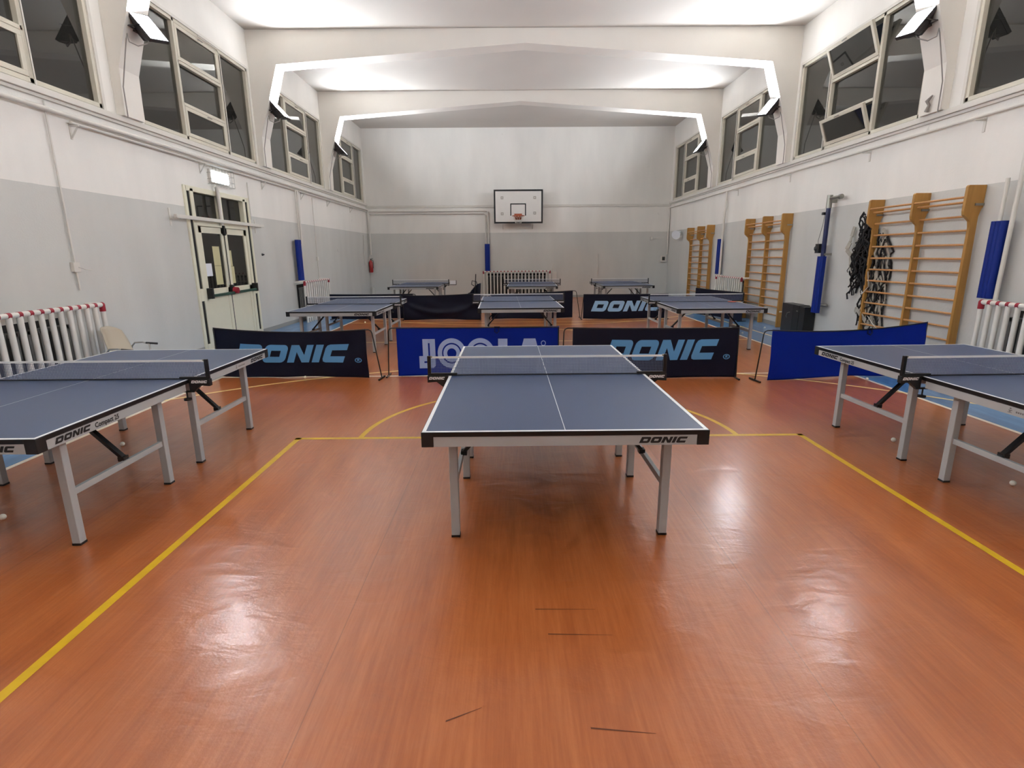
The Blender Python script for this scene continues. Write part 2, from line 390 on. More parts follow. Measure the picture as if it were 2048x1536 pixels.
def font_tris(txt, bold=0.02):
    cu = bpy.data.curves.new('lettering', 'FONT'); cu.body = txt; cu.size = 1; cu.offset = bold; cu.resolution_u = 2
    o = bpy.data.objects.new('lettering', cu); C.objects.link(o)
    me = bpy.data.meshes.new_from_object(o)
    bm = bmesh.new(); bm.from_mesh(me); bmesh.ops.triangulate(bm, faces=bm.faces)
    xs = [v.co.x for v in bm.verts]; ys = [v.co.y for v in bm.verts]; x0, x1, y0 = min(xs), max(xs), 0.0; y1 = max(ys)
    tr = [[((v.co.x - x0) / (x1 - x0), (v.co.y - y0) / (y1 - y0)) for v in f.verts] for f in bm.faces]
    bm.free(); bpy.data.objects.remove(o); bpy.data.curves.remove(cu); bpy.data.meshes.remove(me)
    return tr
DT = flat_tris(DONIC); JT = flat_tris(JOOLA)
CT = font_tris('Compact 25', 0.03)

# ================================================================== STRUCTURE
mb = MB()
mb.box(XL - 0.3, XR + 0.3, YB - 0.2, YF + 0.3, -0.12, -0.02, 0)
def fq(x0, x1, y0, y1, z, mi, t=None):
    mb.add([(x0, y0, z), (x1, y0, z), (x1, y1, z), (x0, y1, z)], [(0, 1, 2, 3)], mi)
fq(BX0, BX1, YB, YF, 0, 0); fq(XL, BX0, YB, YF, 0, 1); fq(BX1, XR, YB, YF, 0, 1)
# court lines
CX = 0.355
fq(BX0 - 0.025, BX0 + 0.025, YB, YF, 0.0012, 3); fq(BX1 - 0.025, BX1 + 0.025, YB, YF, 0.0012, 3)
fq(-2.035, -1.985, YB, 4.80, 0.0008, 2); fq(2.705, 2.755, YB, 4.80, 0.0008, 2); fq(-2.035, 2.755, 4.755, 4.805, 0.0008, 2)
def farc(cx, cy, r, a0, a1, z=0.001, mi=2, n=48, w=0.05):
    vs = []
    for i in range(n + 1):
        a = a0 + (a1 - a0) * i / n
        for q in (-w / 2, w / 2): vs.append((cx + (r + q) * math.cos(a), cy + (r + q) * math.sin(a), z))
    mb.add(vs, [(2 * i, 2 * i + 2, 2 * i + 3, 2 * i + 1) for i in range(n)], mi)
farc(CX, 4.78, 1.78, 0, PI)
farc(CX, 1.88, 6.25, 0.35, PI - 0.38, 0.0016, 4, 96)
farc(CX, 19.25, 6.25, -PI + 0.35, -0.38, 0.0016, 4, 96)
farc(CX, 10.6, 1.8, 0, 2 * PI, 0.001, 4, 64)
fq(BX0, BX1, 7.42, 7.47, 0.001, 3); fq(BX0, BX1, 13.65, 13.70, 0.001, 4); fq(BX0, BX1, 10.5, 10.55, 0.001, 4)
fq(5.39, 5.44, YB, YF, 0.001, 4); fq(-4.75, -4.70, YB, 3.0, 0.001, 4)
for (xa, ya, xb, yb) in [(0.11, 2.255, 0.40, 2.25), (0.16, 2.08, 0.45, 2.07), (0.28, 1.585, 0.51, 1.56), (-0.25, 1.62, -0.12, 1.68)]:
    mb.add([(xa, ya - 0.003, 0.0012), (xb, yb - 0.001, 0.0012), (xb, yb + 0.001, 0.0012), (xa, ya + 0.004, 0.0012)], [(0, 1, 2, 3)], 5)
struct(mb.build('floor', ['orange', 'blue', 'yellow', 'white_line', 'pale_line', 'scuff']))

WIN = [(4.45, 8.0), (8.83, 12.55), (13.3, 16.95), (17.8, 21.4)]
WZ0, WZ1 = 3.66, 5.53
TH = 0.22
DY0, DY1, DZ = 9.66, 11.88, 2.84      # double door opening in the left wall
def side_wall(name, X, sgn, door=False):
    m = MB(); xa, xb = X, X + sgn * TH
    if door:
        m.box(xa, xb, YB, DY0, 0, WZ0); m.box(xa, xb, DY1, YF + TH, 0, WZ0); m.box(xa, xb, DY0, DY1, DZ, WZ0)
    else: m.box(xa, xb, YB, YF + TH, 0, WZ0)
    m.box(xa, xb, YB, YF + TH, WZ1, ZC + 0.1)
    ys = [YB] + [v for w in WIN for v in w] + [YF + TH]
    for i in range(0, len(ys), 2): m.box(xa, xb, ys[i], ys[i + 1], WZ0, WZ1)
    struct(m.build(name, 'wall'))
side_wall('wall_left', XL, -1, True); side_wall('wall_right', XR, 1)
m = MB(); m.box(XL, XR, YF, YF + TH, 0, ZC + 0.1); struct(m.build('wall_far', 'wall'))
m = MB(); m.box(XL - TH, XR + TH, YB - TH, YB, 0, ZC + 0.1); struct(m.build('wall_near', 'wall'))
m = MB(); m.box(XL - TH, XR + TH, YB - TH, YF + TH, ZC, ZC + 0.15); struct(m.build('ceiling', 'ceiling'))
# skirtings
m = MB(); m.box(XL, XL + 0.012, YB, DY0 - 0.06, 0, 0.09); m.box(XL, XL + 0.012, DY1 + 0.06, YF, 0, 0.09); struct(m.build('baseboard_left', 'skirting'))
m = MB(); m.box(XR - 0.012, XR, YB, YF, 0, 0.09); struct(m.build('baseboard_right', 'skirting'))
m = MB(); m.box(XL + 0.012, XR - 0.012, YF - 0.012, YF, 0, 0.09); struct(m.build('baseboard_far', 'skirting'))
# sill ledges under the windows
m = MB(); m.box(XL, XL + 0.07, YB, YF, 3.56, 3.635); m.box(XL, XL + 0.035, YB, YF, 3.52, 3.56); struct(m.build('trim_1', 'ledge', bevel=0.006))
m = MB(); m.box(XR - 0.07, XR, YB, YF, 3.56, 3.635); m.box(XR - 0.035, XR, YB, YF, 3.52, 3.56); struct(m.build('trim_2', 'ledge', bevel=0.006))
m = MB(); m.box(XL, XR, YF - 0.035, YF, 3.47, 3.56); struct(m.build('trim_3', 'ledge', bevel=0.006))

# portal frames: pillar, haunch and shallow gable beam, profile in XZ
def portal(n, y0, y1):
    kx0, kx1 = XL + 0.60, XR - 0.60
    left = [(XL + 0.002, 3.636), (XL + 0.12, 3.636), (XL + 0.135, 4.25), (kx0, 5.66)]
    right = [(kx1, 5.66), (XR - 0.135, 4.25), (XR - 0.12, 3.636), (XR - 0.002, 3.636)]
    m = MB()
    cx = (XL + XR) / 2
    for poly in ([left[0], left[1], left[2], (XL + 0.002, 4.25)], [(XL + 0.002, 4.25), left[2], left[3], (XL + 0.002, ZC - 0.002)],
                 [left[3], (cx, 6.045), (cx, ZC - 0.002), (XL + 0.002, ZC - 0.002)],
                 [(cx, 6.045), right[0], (XR - 0.002, ZC - 0.002), (cx, ZC - 0.002)],
                 [right[0], right[1], (XR - 0.002, 4.25), (XR - 0.002, ZC - 0.002)],
                 [right[1], right[2], right[3], (XR - 0.002, 4.25)]):
        m.prism(poly, 1, y0, y1)
    o = struct(m.build('trim_%d' % n, 'white_paint'))
for i, y in enumerate((3.88, 8.28, 12.70, 17.10)): portal(4 + i, y, y + 0.42)

# windows
def window(n, X, sg, y0, y1, open_sashes=False):
    """sg = direction into the room (+1 left wall, -1 right wall)"""
    w = thing('window_%d' % n, None, None, (X, (y0 + y1) / 2, WZ0), world=True, kind='structure')
    L_ = y1 - y0
    ya, yb = y0 + L_ * 0.315, y0 + L_ * 0.69
    fr = 0.055
    xi = X + sg * 0.012; xo = X - sg * 0.10
    m = MB()
    m.box(xi, xo, y0, y1, WZ0, WZ0 + fr); m.box(xi, xo, y0, y1, WZ1 - fr, WZ1)
    m.box(xi, xo, y0, y0 + fr, WZ0, WZ1); m.box(xi, xo, y1 - fr, y1, WZ0, WZ1)
    m.box(xi, xo, ya - 0.03, ya + 0.03, WZ0, WZ1); m.box(xi, xo, yb - 0.03, yb + 0.03, WZ0, WZ1)
    zt, zb = 4.88, 4.23
    m.box(xi, xo, ya, yb, zt - 0.025, zt + 0.025); m.box(xi, xo, ya, yb, zb - 0.025, zb + 0.025)
    m.build('window_frame', 'cream', w, bevel=0.004)
    m = MB()   # plaster surround
    m.box(X + sg * 0.03, X, y0 - 0.05, y0, WZ0 - 0.02, WZ1 + 0.05); m.box(X + sg * 0.03, X, y1, y1 + 0.05, WZ0 - 0.02, WZ1 + 0.05); m.box(X + sg * 0.03, X, y0, y1, WZ1, WZ1 + 0.05)
    m.build('surround', 'ledge', w)
    xg = X - sg * 0.05
    for (a, b) in ((y0 + fr, ya - 0.03), (yb + 0.03, y1 - fr)):
        MB().box(xg, xg - sg * 0.005, a, b, WZ0 + fr, WZ1 - fr).build('pane', 'glass', w)
    MB().box(xg, xg - sg * 0.005, ya + 0.03, yb - 0.03, zb + 0.025, zt - 0.025).build('pane', 'glass', w)
    for (z0, z1) in ((zt + 0.03, WZ1 - fr - 0.005), (WZ0 + fr + 0.005, zb - 0.03)):
        a, b = ya + 0.034, yb - 0.034
        s = thing('sash', None, None, (0, 0, 0)); s.parent = w
        s.location = Vector((X + sg * 0.014, (a + b) / 2, z0)) - w.location
        hw, hh, q = (b - a) / 2, z1 - z0, 0.06
        m = MB()
        m.box(0, -sg * 0.05, -hw, hw, 0, q); m.box(0, -sg * 0.05, -hw, hw, hh - q, hh); m.box(0, -sg * 0.05, -hw, -hw + q, q, hh - q); m.box(0, -sg * 0.05, hw - q, hw, q, hh - q)
        m.build('sash_frame', 'cream', s, bevel=0.003)
        MB().box(-sg * 0.02, -sg * 0.025, -hw + q, hw - q, q, hh - q).build('pane', 'glass', s)
        MB().tube([(sg * 0.02, 0, hh - 0.03), (sg * 0.035, 0.02, hh - 0.03), (sg * 0.035, 0.12, hh - 0.035)], 0.008, 8).build('latch', 'steel', s)
        if open_sashes: s.rotation_euler = (0, sg * math.radians(20), 0)
    # opening rod along one mullion
    m = MB(); m.tube([(X + sg * 0.04, yb + 0.01, WZ0 - 0.1), (X + sg * 0.04, yb + 0.01, WZ1 - 0.12), (X + sg * 0.04, yb - 0.06, WZ1 - 0.03), (X + sg * 0.04, (ya + yb) / 2, WZ1 - 0.03)], 0.009, 8)
    m.build('opening_rod', 'ledge', w)
n = 1
for (a, b) in WIN: window(n, XL, 1, a, b); n += 1
for (a, b) in WIN: window(n, XR, -1, a, b, open_sashes=(n == 6)); n += 1

# double door in the left wall
d = thing('door_1', None, None, (XL, (DY0 + DY1) / 2, 0), world=True, kind='structure')
xi, xo = XL + 0.03, XL - 0.10
m = MB()
m.box(xi, xo, DY0 - 0.05, DY0 + 0.02, 0, DZ + 0.04); m.box(xi, xo, DY1 - 0.02, DY1 + 0.05, 0, DZ + 0.04); m.box(xi, xo, DY0, DY1, DZ - 0.05, DZ + 0.04)
m.box(xi, xo, DY0 + 0.12, DY0 + 0.22, 0, DZ); m.box(xi, xo, DY1 - 0.22, DY1 - 0.12, 0, DZ)
m.box(xi, xo, DY0 + 0.2, DY1 - 0.2, 2.22, 2.34); m.box(xi, xo, 10.73, 10.81, 2.34, DZ - 0.05)
m.box(xi, xo, DY0 + 0.02, DY0 + 0.12, 0, 0.12); m.box(xi, xo, DY1 - 0.12, DY1 - 0.02, 0, 0.12)
m.box(xi, xo, DY0 + 0.02, DY0 + 0.12, 0.9, 1.12); m.box(xi, xo, DY1 - 0.12, DY1 - 0.02, 0.9, 1.12)
m.build('door_frame', 'door_cream', d, bevel=0.004)
MB().box(XL - 0.06, XL - 0.065, DY0 + 0.22, 10.73, 2.34, DZ - 0.05).build('transom_pane', 'door_glass', d)
MB().box(XL - 0.06, XL - 0.065, 10.81, DY1 - 0.22, 2.34, DZ - 0.05).build('transom_pane', 'door_glass', d)
MB().box(XL + 0.012, XL - 0.05, DY0 + 0.022, DY0 + 0.118, 0.12, DZ - 0.05).build('side_slot', 'dark_gap', d)
MB().box(XL + 0.012, XL - 0.05, DY1 - 0.118, DY1 - 0.022, 0.12, DZ - 0.05).build('side_slot', 'dark_gap', d)
yc = 10.77
for (a, b) in ((DY0 + 0.225, yc - 0.012), (yc + 0.012, DY1 - 0.225)):
    lf = thing('door_leaf', None, None, (0, 0, 0)); lf.parent = d; lf.location = (0, 0, 0)
    def bl(mbb, nm, mt): return mbb.build(nm, mt, lf, off=d.location, bevel=0.003)
    m = MB(); st = 0.10
    x1, x2 = XL + 0.02, XL - 0.03
    m.box(x1, x2, a, a + st, 0.02, 2.21); m.box(x1, x2, b - st, b, 0.02, 2.21)
    m.box(x1, x2, a, b, 2.10, 2.21); m.box(x1, x2, a, b, 0.98, 1.10); m.box(x1, x2, a, b, 0.02, 0.12)
    m.box(x1 - 0.012, x2, a + st, b - st, 0.12, 0.98)
    bl(m, 'leaf_panel', 'door_cream')
    MB().box(XL - 0.005, XL - 0.01, a + st, b - st, 1.10, 2.10).build('glass_pane', 'door_glass', lf, off=d.location)
m = MB(); m.box(XL + 0.02, XL - 0.02, yc - 0.012, yc + 0.012, 0.02, 2.2); m.build('centre_gap', 'dark_gap', d)
# panic bars, red knob, top bolt
m = MB(); m.bar((XL + 0.10, DY0 + 0.25, 0.98), (XL + 0.10, DY1 - 0.2, 1.0), 0.035, 0.05); m.build('panic_bar', 'green_metal', d, bevel=0.008)
m = MB()
m.box(XL + 0.02, XL + 0.13, DY0 + 0.22, DY0 + 0.28, 0.93, 1.12); m.box(XL + 0.02, XL + 0.13, DY1 - 0.23, DY1 - 0.17, 0.96, 1.13); m.box(XL + 0.02, XL + 0.08, yc - 0.05, yc + 0.03, 0.95, 1.14)
m.build('bar_bracket', 'black_plastic', d, bevel=0.006)
m = MB(); m.tube([(XL + 0.08, yc, 1.03), (XL + 0.16, yc, 1.03)], [0.07, 0.06], 14); m.build('door_handle', 'foam_red', d)
m = MB(); m.tube([(XL + 0.035, yc - 0.03, 1.1), (XL + 0.035, yc - 0.03, 2.12)], 0.008, 8); m.box(XL + 0.02, XL + 0.06, yc - 0.06, yc - 0.01, 2.08, 2.26); m.build('bolt_rod', 'black_plastic', d)
# unlit corridor behind the door: back wall, sides
m = MB(); m.box(XL - 1.6, XL - 1.65, DY0 - 0.6, DY1 + 0.6, 0, 3.0); m.box(XL - 1.6, XL - TH, DY0 - 0.6, DY0 - 0.55, 0, 3.0); m.box(XL - 1.6, XL - TH, DY1 + 0.55, DY1 + 0.6, 0, 3.0)
m.box(XL - 1.6, XL - TH, DY0 - 0.6, DY1 + 0.6, 3.0, 3.05); m.box(XL - 1.6, XL - TH, DY0 - 0.6, DY1 + 0.6, -0.05, 0)
struct(m.build('wall_corridor', 'dark_room'))
# ================================================================== TABLE TENNIS TABLES
HW, HL, TZ = 0.7625, 1.37, 0.76
def make_table():
    t = thing('table_tennis_table', 'x', 'table', (0, 0, 0))
    for s in (-1, 1):
        y0, y1 = (0.004, HL) if s > 0 else (-HL, -0.004)
        m = MB()
        m.box(-HW + 0.001, HW - 0.001, y0, y1, TZ - 0.022, TZ, 0)
        z = TZ + 0.0006
        def q(xa, xb, ya, yb): m.add([(xa, ya, z), (xb, ya, z), (xb, yb, z), (xa, yb, z)], [(0, 1, 2, 3)], 1)
        q(-HW, -HW + 0.02, y0, y1); q(HW - 0.02, HW, y0, y1); q(-0.002, 0.002, y0, y1)
        if s > 0: q(-HW, HW, y1 - 0.02, y1)
        else: q(-HW, HW, y0, y0 + 0.02)
        m.build('tabletop', ['top_blue', 'line_white'], t)
        # black edge band
        m = MB(); e = 0.004; zb = TZ - 0.025; ye = s * HL
        m.box(-HW - e, HW + e, ye, ye + s * e, zb, TZ - 0.001)
        m.box(-HW - e, -HW, s * 0.004, ye, zb, TZ - 0.001); m.box(HW, HW + e, s * 0.004, ye, zb, TZ - 0.001)
        m.box(-HW, HW, s * 0.03, ye, zb - 0.004, TZ - 0.022)
        m.build('edge_band', 'black_metal', t)
        # silver apron
        m = MB(); za = TZ - 0.082
        yc0 = s * 0.05
        m.box(-HW + 0.06, HW - 0.06, ye + s * 0.001, ye - s * 0.022, za, zb)
        m.box(-HW + 0.0, -HW + 0.022, yc0, ye - s * 0.06, za, zb); m.box(HW - 0.022, HW, yc0, ye - s * 0.06, za, zb)
        m.box(-HW + 0.022, HW - 0.022, yc0, yc0 + s * 0.02, za + 0.01, zb)
        ap = m.build('apron', 'silver', t, bevel=0.0015)
        zl = za + 0.012; hl = 0.034
        def word(tr, org, ux, w, h=hl):
            lg = MB(); put_tris(lg, tr, org, ux, (0, 0, 1), w, h); lg.build('lettering', 'logo_black', ap)
        X = HW + 0.0005
        # side lettering: +x side reads towards +y, -x side reads towards -y
        if s < 0:
            word(DT, (HW - 0.37, ye - 0.0015, zl), (1, 0, 0), 0.26)
            word(DT, (X, -HL + 0.11, zl), (0, 1, 0), 0.26); word(CT, (X, -HL + 0.40, zl), (0, 1, 0), 0.20, hl * 0.9)
            word(DT, (-X, -HL + 0.37, zl), (0, -1, 0), 0.26)
            yy, dd, xx = -HL + 0.66, -1, -X
        else:
            word(DT, (-HW + 0.37, ye + 0.0015, zl), (-1, 0, 0), 0.26)
            word(DT, (X, HL - 0.37, zl), (0, 1, 0), 0.26)
            word(DT, (-X, HL - 0.11, zl), (0, -1, 0), 0.26); word(CT, (-X, HL - 0.40, zl), (0, -1, 0), 0.20, hl * 0.9)
            yy, dd, xx = HL - 0.66, 1, X
        g2 = MB()   # small grey approval emblem and line of small print
        fl = [[(0.0, 0.1), (0.12, 0.0), (0.5, 0.05), (0.62, 0.0), (0.62, 0.1), (0.4, 0.16), (0.38, 0.3), (0.6, 0.45), (0.62, 0.6), (0.4, 0.5), (0.2, 0.55), (0.1, 0.4), (0.28, 0.28), (0.25, 0.14)]]
        put_tris(g2, flat_tris([fl, ring(0.34, 0.82, 0.14, 0.0, 14)]), (xx, yy, zl), (0, dd, 0), (0, 0, 1), 0.05, hl)
        g2.build('emblem', 'logo_grey', ap); g2 = MB()
        for k in range(9):
            wk = 0.010
            o0 = Vector((xx, yy + dd * (0.055 + k * 0.0135), zl + 0.008))
            put_tris(g2, [[(0, 0), (1, 0), (1, 1)], [(0, 0), (1, 1), (0, 1)]], o0, (0, dd, 0), (0, 0, 1), wk, 0.011)
        g2.build('small_print', 'logo_grey', ap)
        for sx in (-1, 1):
            m = MB()
            m.box(sx * (HW - 0.06), sx * (HW + 0.0045), ye + s * 0.0045, ye - s * 0.06, za - 0.001, TZ - 0.0015)
            m.build('corner_cap', 'black_plastic', t, bevel=0.003)
            # legs, folding pair joined by a stretcher
            X = sx * 0.63
            for yl in (s * 1.09, s * 0.215):
                l = MB().box(X - 0.025, X + 0.025, yl - 0.025, yl + 0.025, 0.012, TZ - 0.06).build('leg', 'silver', t, bevel=0.004)
                MB().box(X - 0.026, X + 0.026, yl - 0.026, yl + 0.026, 0, 0.014).build('foot', 'black_plastic', l)
            MB().box(X - 0.013, X + 0.013, s * 0.24, s * 1.066, 0.305, 0.345).build('stretcher', 'silver', t, bevel=0.002)
            b = MB(); b.bar((X - sx * 0.004, s * 0.60, 0.345), (X - sx * 0.36, s * 0.60, TZ - 0.03), 0.035, 0.022); b.cbox((X - sx * 0.02, s * 0.60, 0.355), (0.04, 0.05, 0.03))
            b.build('brace', 'black_metal', t)
    return t

def make_net():
    t = thing('table_tennis_net', 'x', 'net', (0, 0, 0))
    w = 0.90; z0, z1 = TZ + 0.006, TZ + 0.1525
    m = MB(); r = 0.0011
    k = int(2 * w / 0.0115)
    for i in range(k + 1):
        x = -w + 2 * w * i / k; m.box(x - r, x + r, -0.0008, 0.0008, z0, z1 - 0.012)
    for i in range(12):
        z = z0 + (z1 - 0.014 - z0) * i / 11; m.box(-w, w, -0.001, 0.001, z - r * 0.9, z + r * 0.9)
    m.build('mesh', 'net_cord', t)
    m = MB(); m.box(-w, w, -0.003, 0.003, z1 - 0.015, z1); m.build('top_tape', 'tape', t)
    m = MB(); m.box(-w, w, -0.002, 0.002, z0 - 0.004, z0 + 0.004); m.build('bottom_cord', 'black_plastic', t)
    for sx in (-1, 1):
        m = MB(); X = sx * 0.915
        m.box(X - 0.013, X + 0.013, -0.011, 0.011, TZ - 0.045, TZ + 0.157)
        p = m.build('post', 'black_metal', t, bevel=0.003)
        MB().sphere((X - sx * 0.018, 0, TZ + 0.15), 0.009, 10).build('knob', 'steel', p)
        m = MB(); xa = sx * 0.70
        m.box(xa, sx * 0.925, -0.012, 0.012, TZ + 0.002, TZ + 0.022)
        m.prism([(sx * 0.772, TZ + 0.004), (sx * 0.93, TZ + 0.004), (sx * 0.93, TZ - 0.05), (sx * 0.86, TZ - 0.045), (sx * 0.80, TZ - 0.095), (sx * 0.772, TZ - 0.095)], 1, -0.02, 0.02)
        m.box(sx * 0.70, sx * 0.80, -0.015, 0.015, TZ - 0.1, TZ - 0.09)
        m.tube([(sx * 0.735, 0, TZ - 0.15), (sx * 0.735, 0, TZ - 0.095)], 0.006, 8); m.tube([(sx * 0.735, 0, TZ - 0.165), (sx * 0.735, 0, TZ - 0.15)], 0.028, 12)
        cl = m.build('clamp', 'black_plastic', t, bevel=0.002)
        g = MB(); xl = 0.79 if sx > 0 else -0.92
        g = MB(); put_tris(g, DT, (xl, -0.0205, TZ - 0.026), (1, 0, 0), (0, 0, 1), 0.125, 0.021)
        g.build('lettering', 'logo_white', cl); g = MB()
        xr = -0.79 if sx < 0 else 0.92
        put_tris(g, DT, (xr, 0.0205, TZ - 0.026), (-1, 0, 0), (0, 0, 1), 0.125, 0.021)
        g.build('lettering', 'logo_white', cl)
    return t

TABLES = [
 (0.284, 4.06, 0.2, 'blue table nearest the camera in the middle of the hall', 'black-posted net across the nearest middle table'),
 (-3.236, 3.997, 0.18, 'blue table cut off by the left edge, in front of the radiator and chair', 'net across the table at the left edge of the photo'),
 (3.861, 3.93, 1.4, 'blue table cut off by the right edge, in front of the climbing bars', 'net across the table at the right edge of the photo'),
 (-3.041, 10.48, -0.32, 'blue table beyond the left dark DONIC barrier, middle row', 'net across the left table of the middle row'),
 (0.169, 10.8475, 1.0, 'blue table beyond the JOOLA barrier, middle of the second row', 'net across the centre table of the middle row'),
 (3.624, 10.474, -0.35, 'blue table with the red bat lying on it', 'net across the table that carries the red bat'),
 (-2.908, 17.696, -0.9, 'small distant table nearest the fire extinguisher', 'distant net with the score counter at its end'),
 (0.708, 17.523, -1.85, 'small distant table standing in front of the back radiator', 'distant net seen against the back radiator'),
 (3.541, 17.469, 0.0, 'small distant table at the right end of the back row', 'distant net on the right table of the back row'),
]
T0 = make_table(); N0 = make_net()
for i, (x, y, a, lt, ln) in enumerate(TABLES):
    t = T0 if i == 0 else copy_tree(T0); t.location = (x, y, 0); t.rotation_euler.z = math.radians(a)
    tag(t, lt, 'table', 'table tennis tables')
    nn = N0 if i == 0 else copy_tree(N0); nn.location = (x, y, 0.0); nn.rotation_euler.z = math.radians(a)
    tag(nn, ln, 'net', 'table tennis nets')

# ================================================================== COURT BARRIERS
def wavefn(seed, amp):
    rnd = random.Random(seed); ws = [(rnd.uniform(2, 9), rnd.uniform(-5, 5), rnd.uniform(0, 6.3), rnd.uniform(0.3, 1.0)) for _ in range(9)]
    fine = [(rnd.uniform(9, 22), rnd.uniform(-9, 9), rnd.uniform(0, 6.3)) for _ in range(6)]
    def w(u, v):
        s = sum(0.16 * math.sin(a * u + b * v + c + 1.5 * math.sin(4 * u + 3 * v + c)) for a, b, c in fine)
        for a, b, c, g in ws: s += g * math.sin(a * u * 2.2 + b * v * 1.6 + c + 1.2 * math.sin(3 * u + c))
        return amp * s / 4.5 * (1 - 0.75 * v ** 3)
    return w
def barrier(p0, p1, h0, h1, fabric, label, logo=None, seed=1, amp=0.02, sag=0.02, eL=None, eR=None, knot=False, name='court_barrier', drape=0.0, lu=(0.12, 0.90), lv=(0.30, 0.72)):
    p0 = Vector((*p0, 0)); p1 = Vector((*p1, 0)); L_ = (p1 - p0).length
    ang = math.atan2(p1.y - p0.y, p1.x - p0.x)
    t = thing(name, label, 'barrier', p0, ang, 'cloth barriers between the tables')
    wf = wavefn(seed, amp)
    def P(u, v, off=0.0):   # u,v in 0..1 -> local point; front is -y
        h = h0 + (h1 - h0) * u
        top = h - sag * 4 * u * (1 - u)
        bot = 0.012 + 0.01 * math.sin(7 * u + seed)
        y = wf(u, v) + drape * math.sin(PI * u) * math.exp(-((v - 0.25 - 0.5 * (2 * u - 1) ** 2) / 0.12) ** 2)
        return (u * L_, y - off, bot + (top - bot) * v)
    nx, nz = 90, 26
    m = MB(); m.add([P(i / nx, j / nz) for j in range(nz + 1) for i in range(nx + 1)],
                    [(j * (nx + 1) + i, j * (nx + 1) + i + 1, (j + 1) * (nx + 1) + i + 1, (j + 1) * (nx + 1) + i) for j in range(nz) for i in range(nx)], 0, True)
    fb = m.build('fabric', fabric, t, solid=0.003)
    if logo:
        tris, pm = logo
        bm = bmesh.new()
        for tr in tris:
            bm.faces.new([bm.verts.new((lu[0] + p[0] * (lu[1] - lu[0]), lv[0] + p[1] * (lv[1] - lv[0]), 0)) for p in tr])
        for k in range(1, 90):
            g = bm.verts[:] + bm.edges[:] + bm.faces[:]; bmesh.ops.bisect_plane(bm, geom=g, plane_co=(k / 90, 0, 0), plane_no=(1, 0, 0))
        for k in range(1, 26):
            g = bm.verts[:] + bm.edges[:] + bm.faces[:]; bmesh.ops.bisect_plane(bm, geom=g, plane_co=(0, k / 26, 0), plane_no=(0, 1, 0))
        bmesh.ops.remove_doubles(bm, verts=bm.verts, dist=1e-5)
        bm.verts.ensure_lookup_table()
        vs = [P(v.co.x, v.co.y, 0.0035) for v in bm.verts]; fs = [tuple(v.index for v in f.verts) for f in bm.faces]
        bm.free()
        lm = MB(); lm.add(vs, fs, 0, True); lm.build('lettering', pm, fb)
    # tube frame: feet, slanted ends, top rail in the sleeve
    rr = 0.0085
    def endpts(x, h, e, sg):
        et, eb = e
        ht = h - 0.012
        top = [(x, 0, ht)]
        if et > 0.03: top += [(x + sg * (et - 0.05), 0, ht), (x + sg * (et - 0.015), 0, ht - 0.015), (x + sg * et, 0, ht - 0.05)]
        else: top += [(x + sg * 0.004, 0, ht - 0.01)]
        return top + [(x + sg * eb, 0, 0.015)]
    pts = []
    l = endpts(0.01, h0, eL or (0.0, 0.0), -1)[::-1]
    mid = [(u / 10 * L_, wf(u / 10, 1), h0 + (h1 - h0) * u / 10 - sag * 4 * (u / 10) * (1 - u / 10) - 0.008) for u in range(1, 10)]
    rgt = endpts(L_ - 0.01, h1, eR or (0.0, 0.0), 1)
    m = MB(); m.tube(l + mid + rgt, rr, 8)
    for p in (l[0], rgt[-1]): m.bar((p[0], -0.13, 0.012), (p[0], 0.13, 0.012), 0.02, 0.02)
    m.build('tube_frame', 'black_metal', t)
    if knot:
        m = MB(); xk = L_ * 0.62; zk = h0 + (h1 - h0) * .62 - sag * 0.94
        m.tube([(xk - .03, -0.012, zk - 0.02), (xk - 0.035, -0.02, zk - 0.06), (xk, -0.026, zk - 0.085), (xk + 0.03, -0.02, zk - 0.05), (xk + .02, -0.012, zk - .01)], 0.006, 6); m.tube([(xk - .04, -0.012, zk), (xk + .04, -0.012, zk)], 0.01, 6)
        m.build('cord_knot', 'navy', t)
    return t
_r = ring(0.965, 0.12, 0.022, 0.016, 24)
RT = DT + flat_tris([[[(1.075 + 0.030 * math.cos(2 * PI * i / 24), 0.13 + 0.13 * math.sin(2 * PI * i / 24)) for i in range(24)], [(1.075 + 0.022 * math.cos(-2 * PI * i / 24), 0.13 + 0.095 * math.sin(-2 * PI * i / 24)) for i in range(24)]],
                      [[(1.065, 0.07), (1.07, 0.07), (1.07, 0.12), (1.082, 0.07), (1.089, 0.07), (1.078, 0.13), (1.088, 0.16), (1.082, 0.20), (1.065, 0.20)]]])
barrier((-4.19, 7.5), (-1.99, 7.3), 0.71, 0.70, 'navy', 'dark navy DONIC barrier leaning left of the JOOLA one, behind the left table', (RT, 'print_blue'), 3, 0.035, 0.05, (0.0, 0.0), (0.10, 0.20), lu=(0.13, 0.885), lv=(0.32, 0.71))
barrier((-1.60, 7.44), (0.68, 7.42), 0.70, 0.70, 'royal', 'royal blue barrier with pale JOOLA lettering', (JT, 'print_pale'), 5, 0.010, 0.006, (0.12, 0.15), (0.0, 0.0), knot=True, lu=(0.135, 0.93), lv=(0.15, 0.76))
barrier((0.85, 7.22), (3.08, 7.13), 0.71, 0.71, 'navy', 'dark navy DONIC barrier right of the JOOLA one, behind the middle table', (RT, 'print_blue'), 8, 0.014, 0.012, (0.13, 0.15), (0.0, 0.02), lu=(0.20, 0.885), lv=(0.36, 0.765))
barrier((3.46, 6.99), (5.70, 7.25), 0.69, 0.745, 'royal', 'plain royal blue barrier without lettering, right of the hall', None, 11, 0.03, 0.06, (0.13, 0.19), (0.0, 0.0), knot=True)
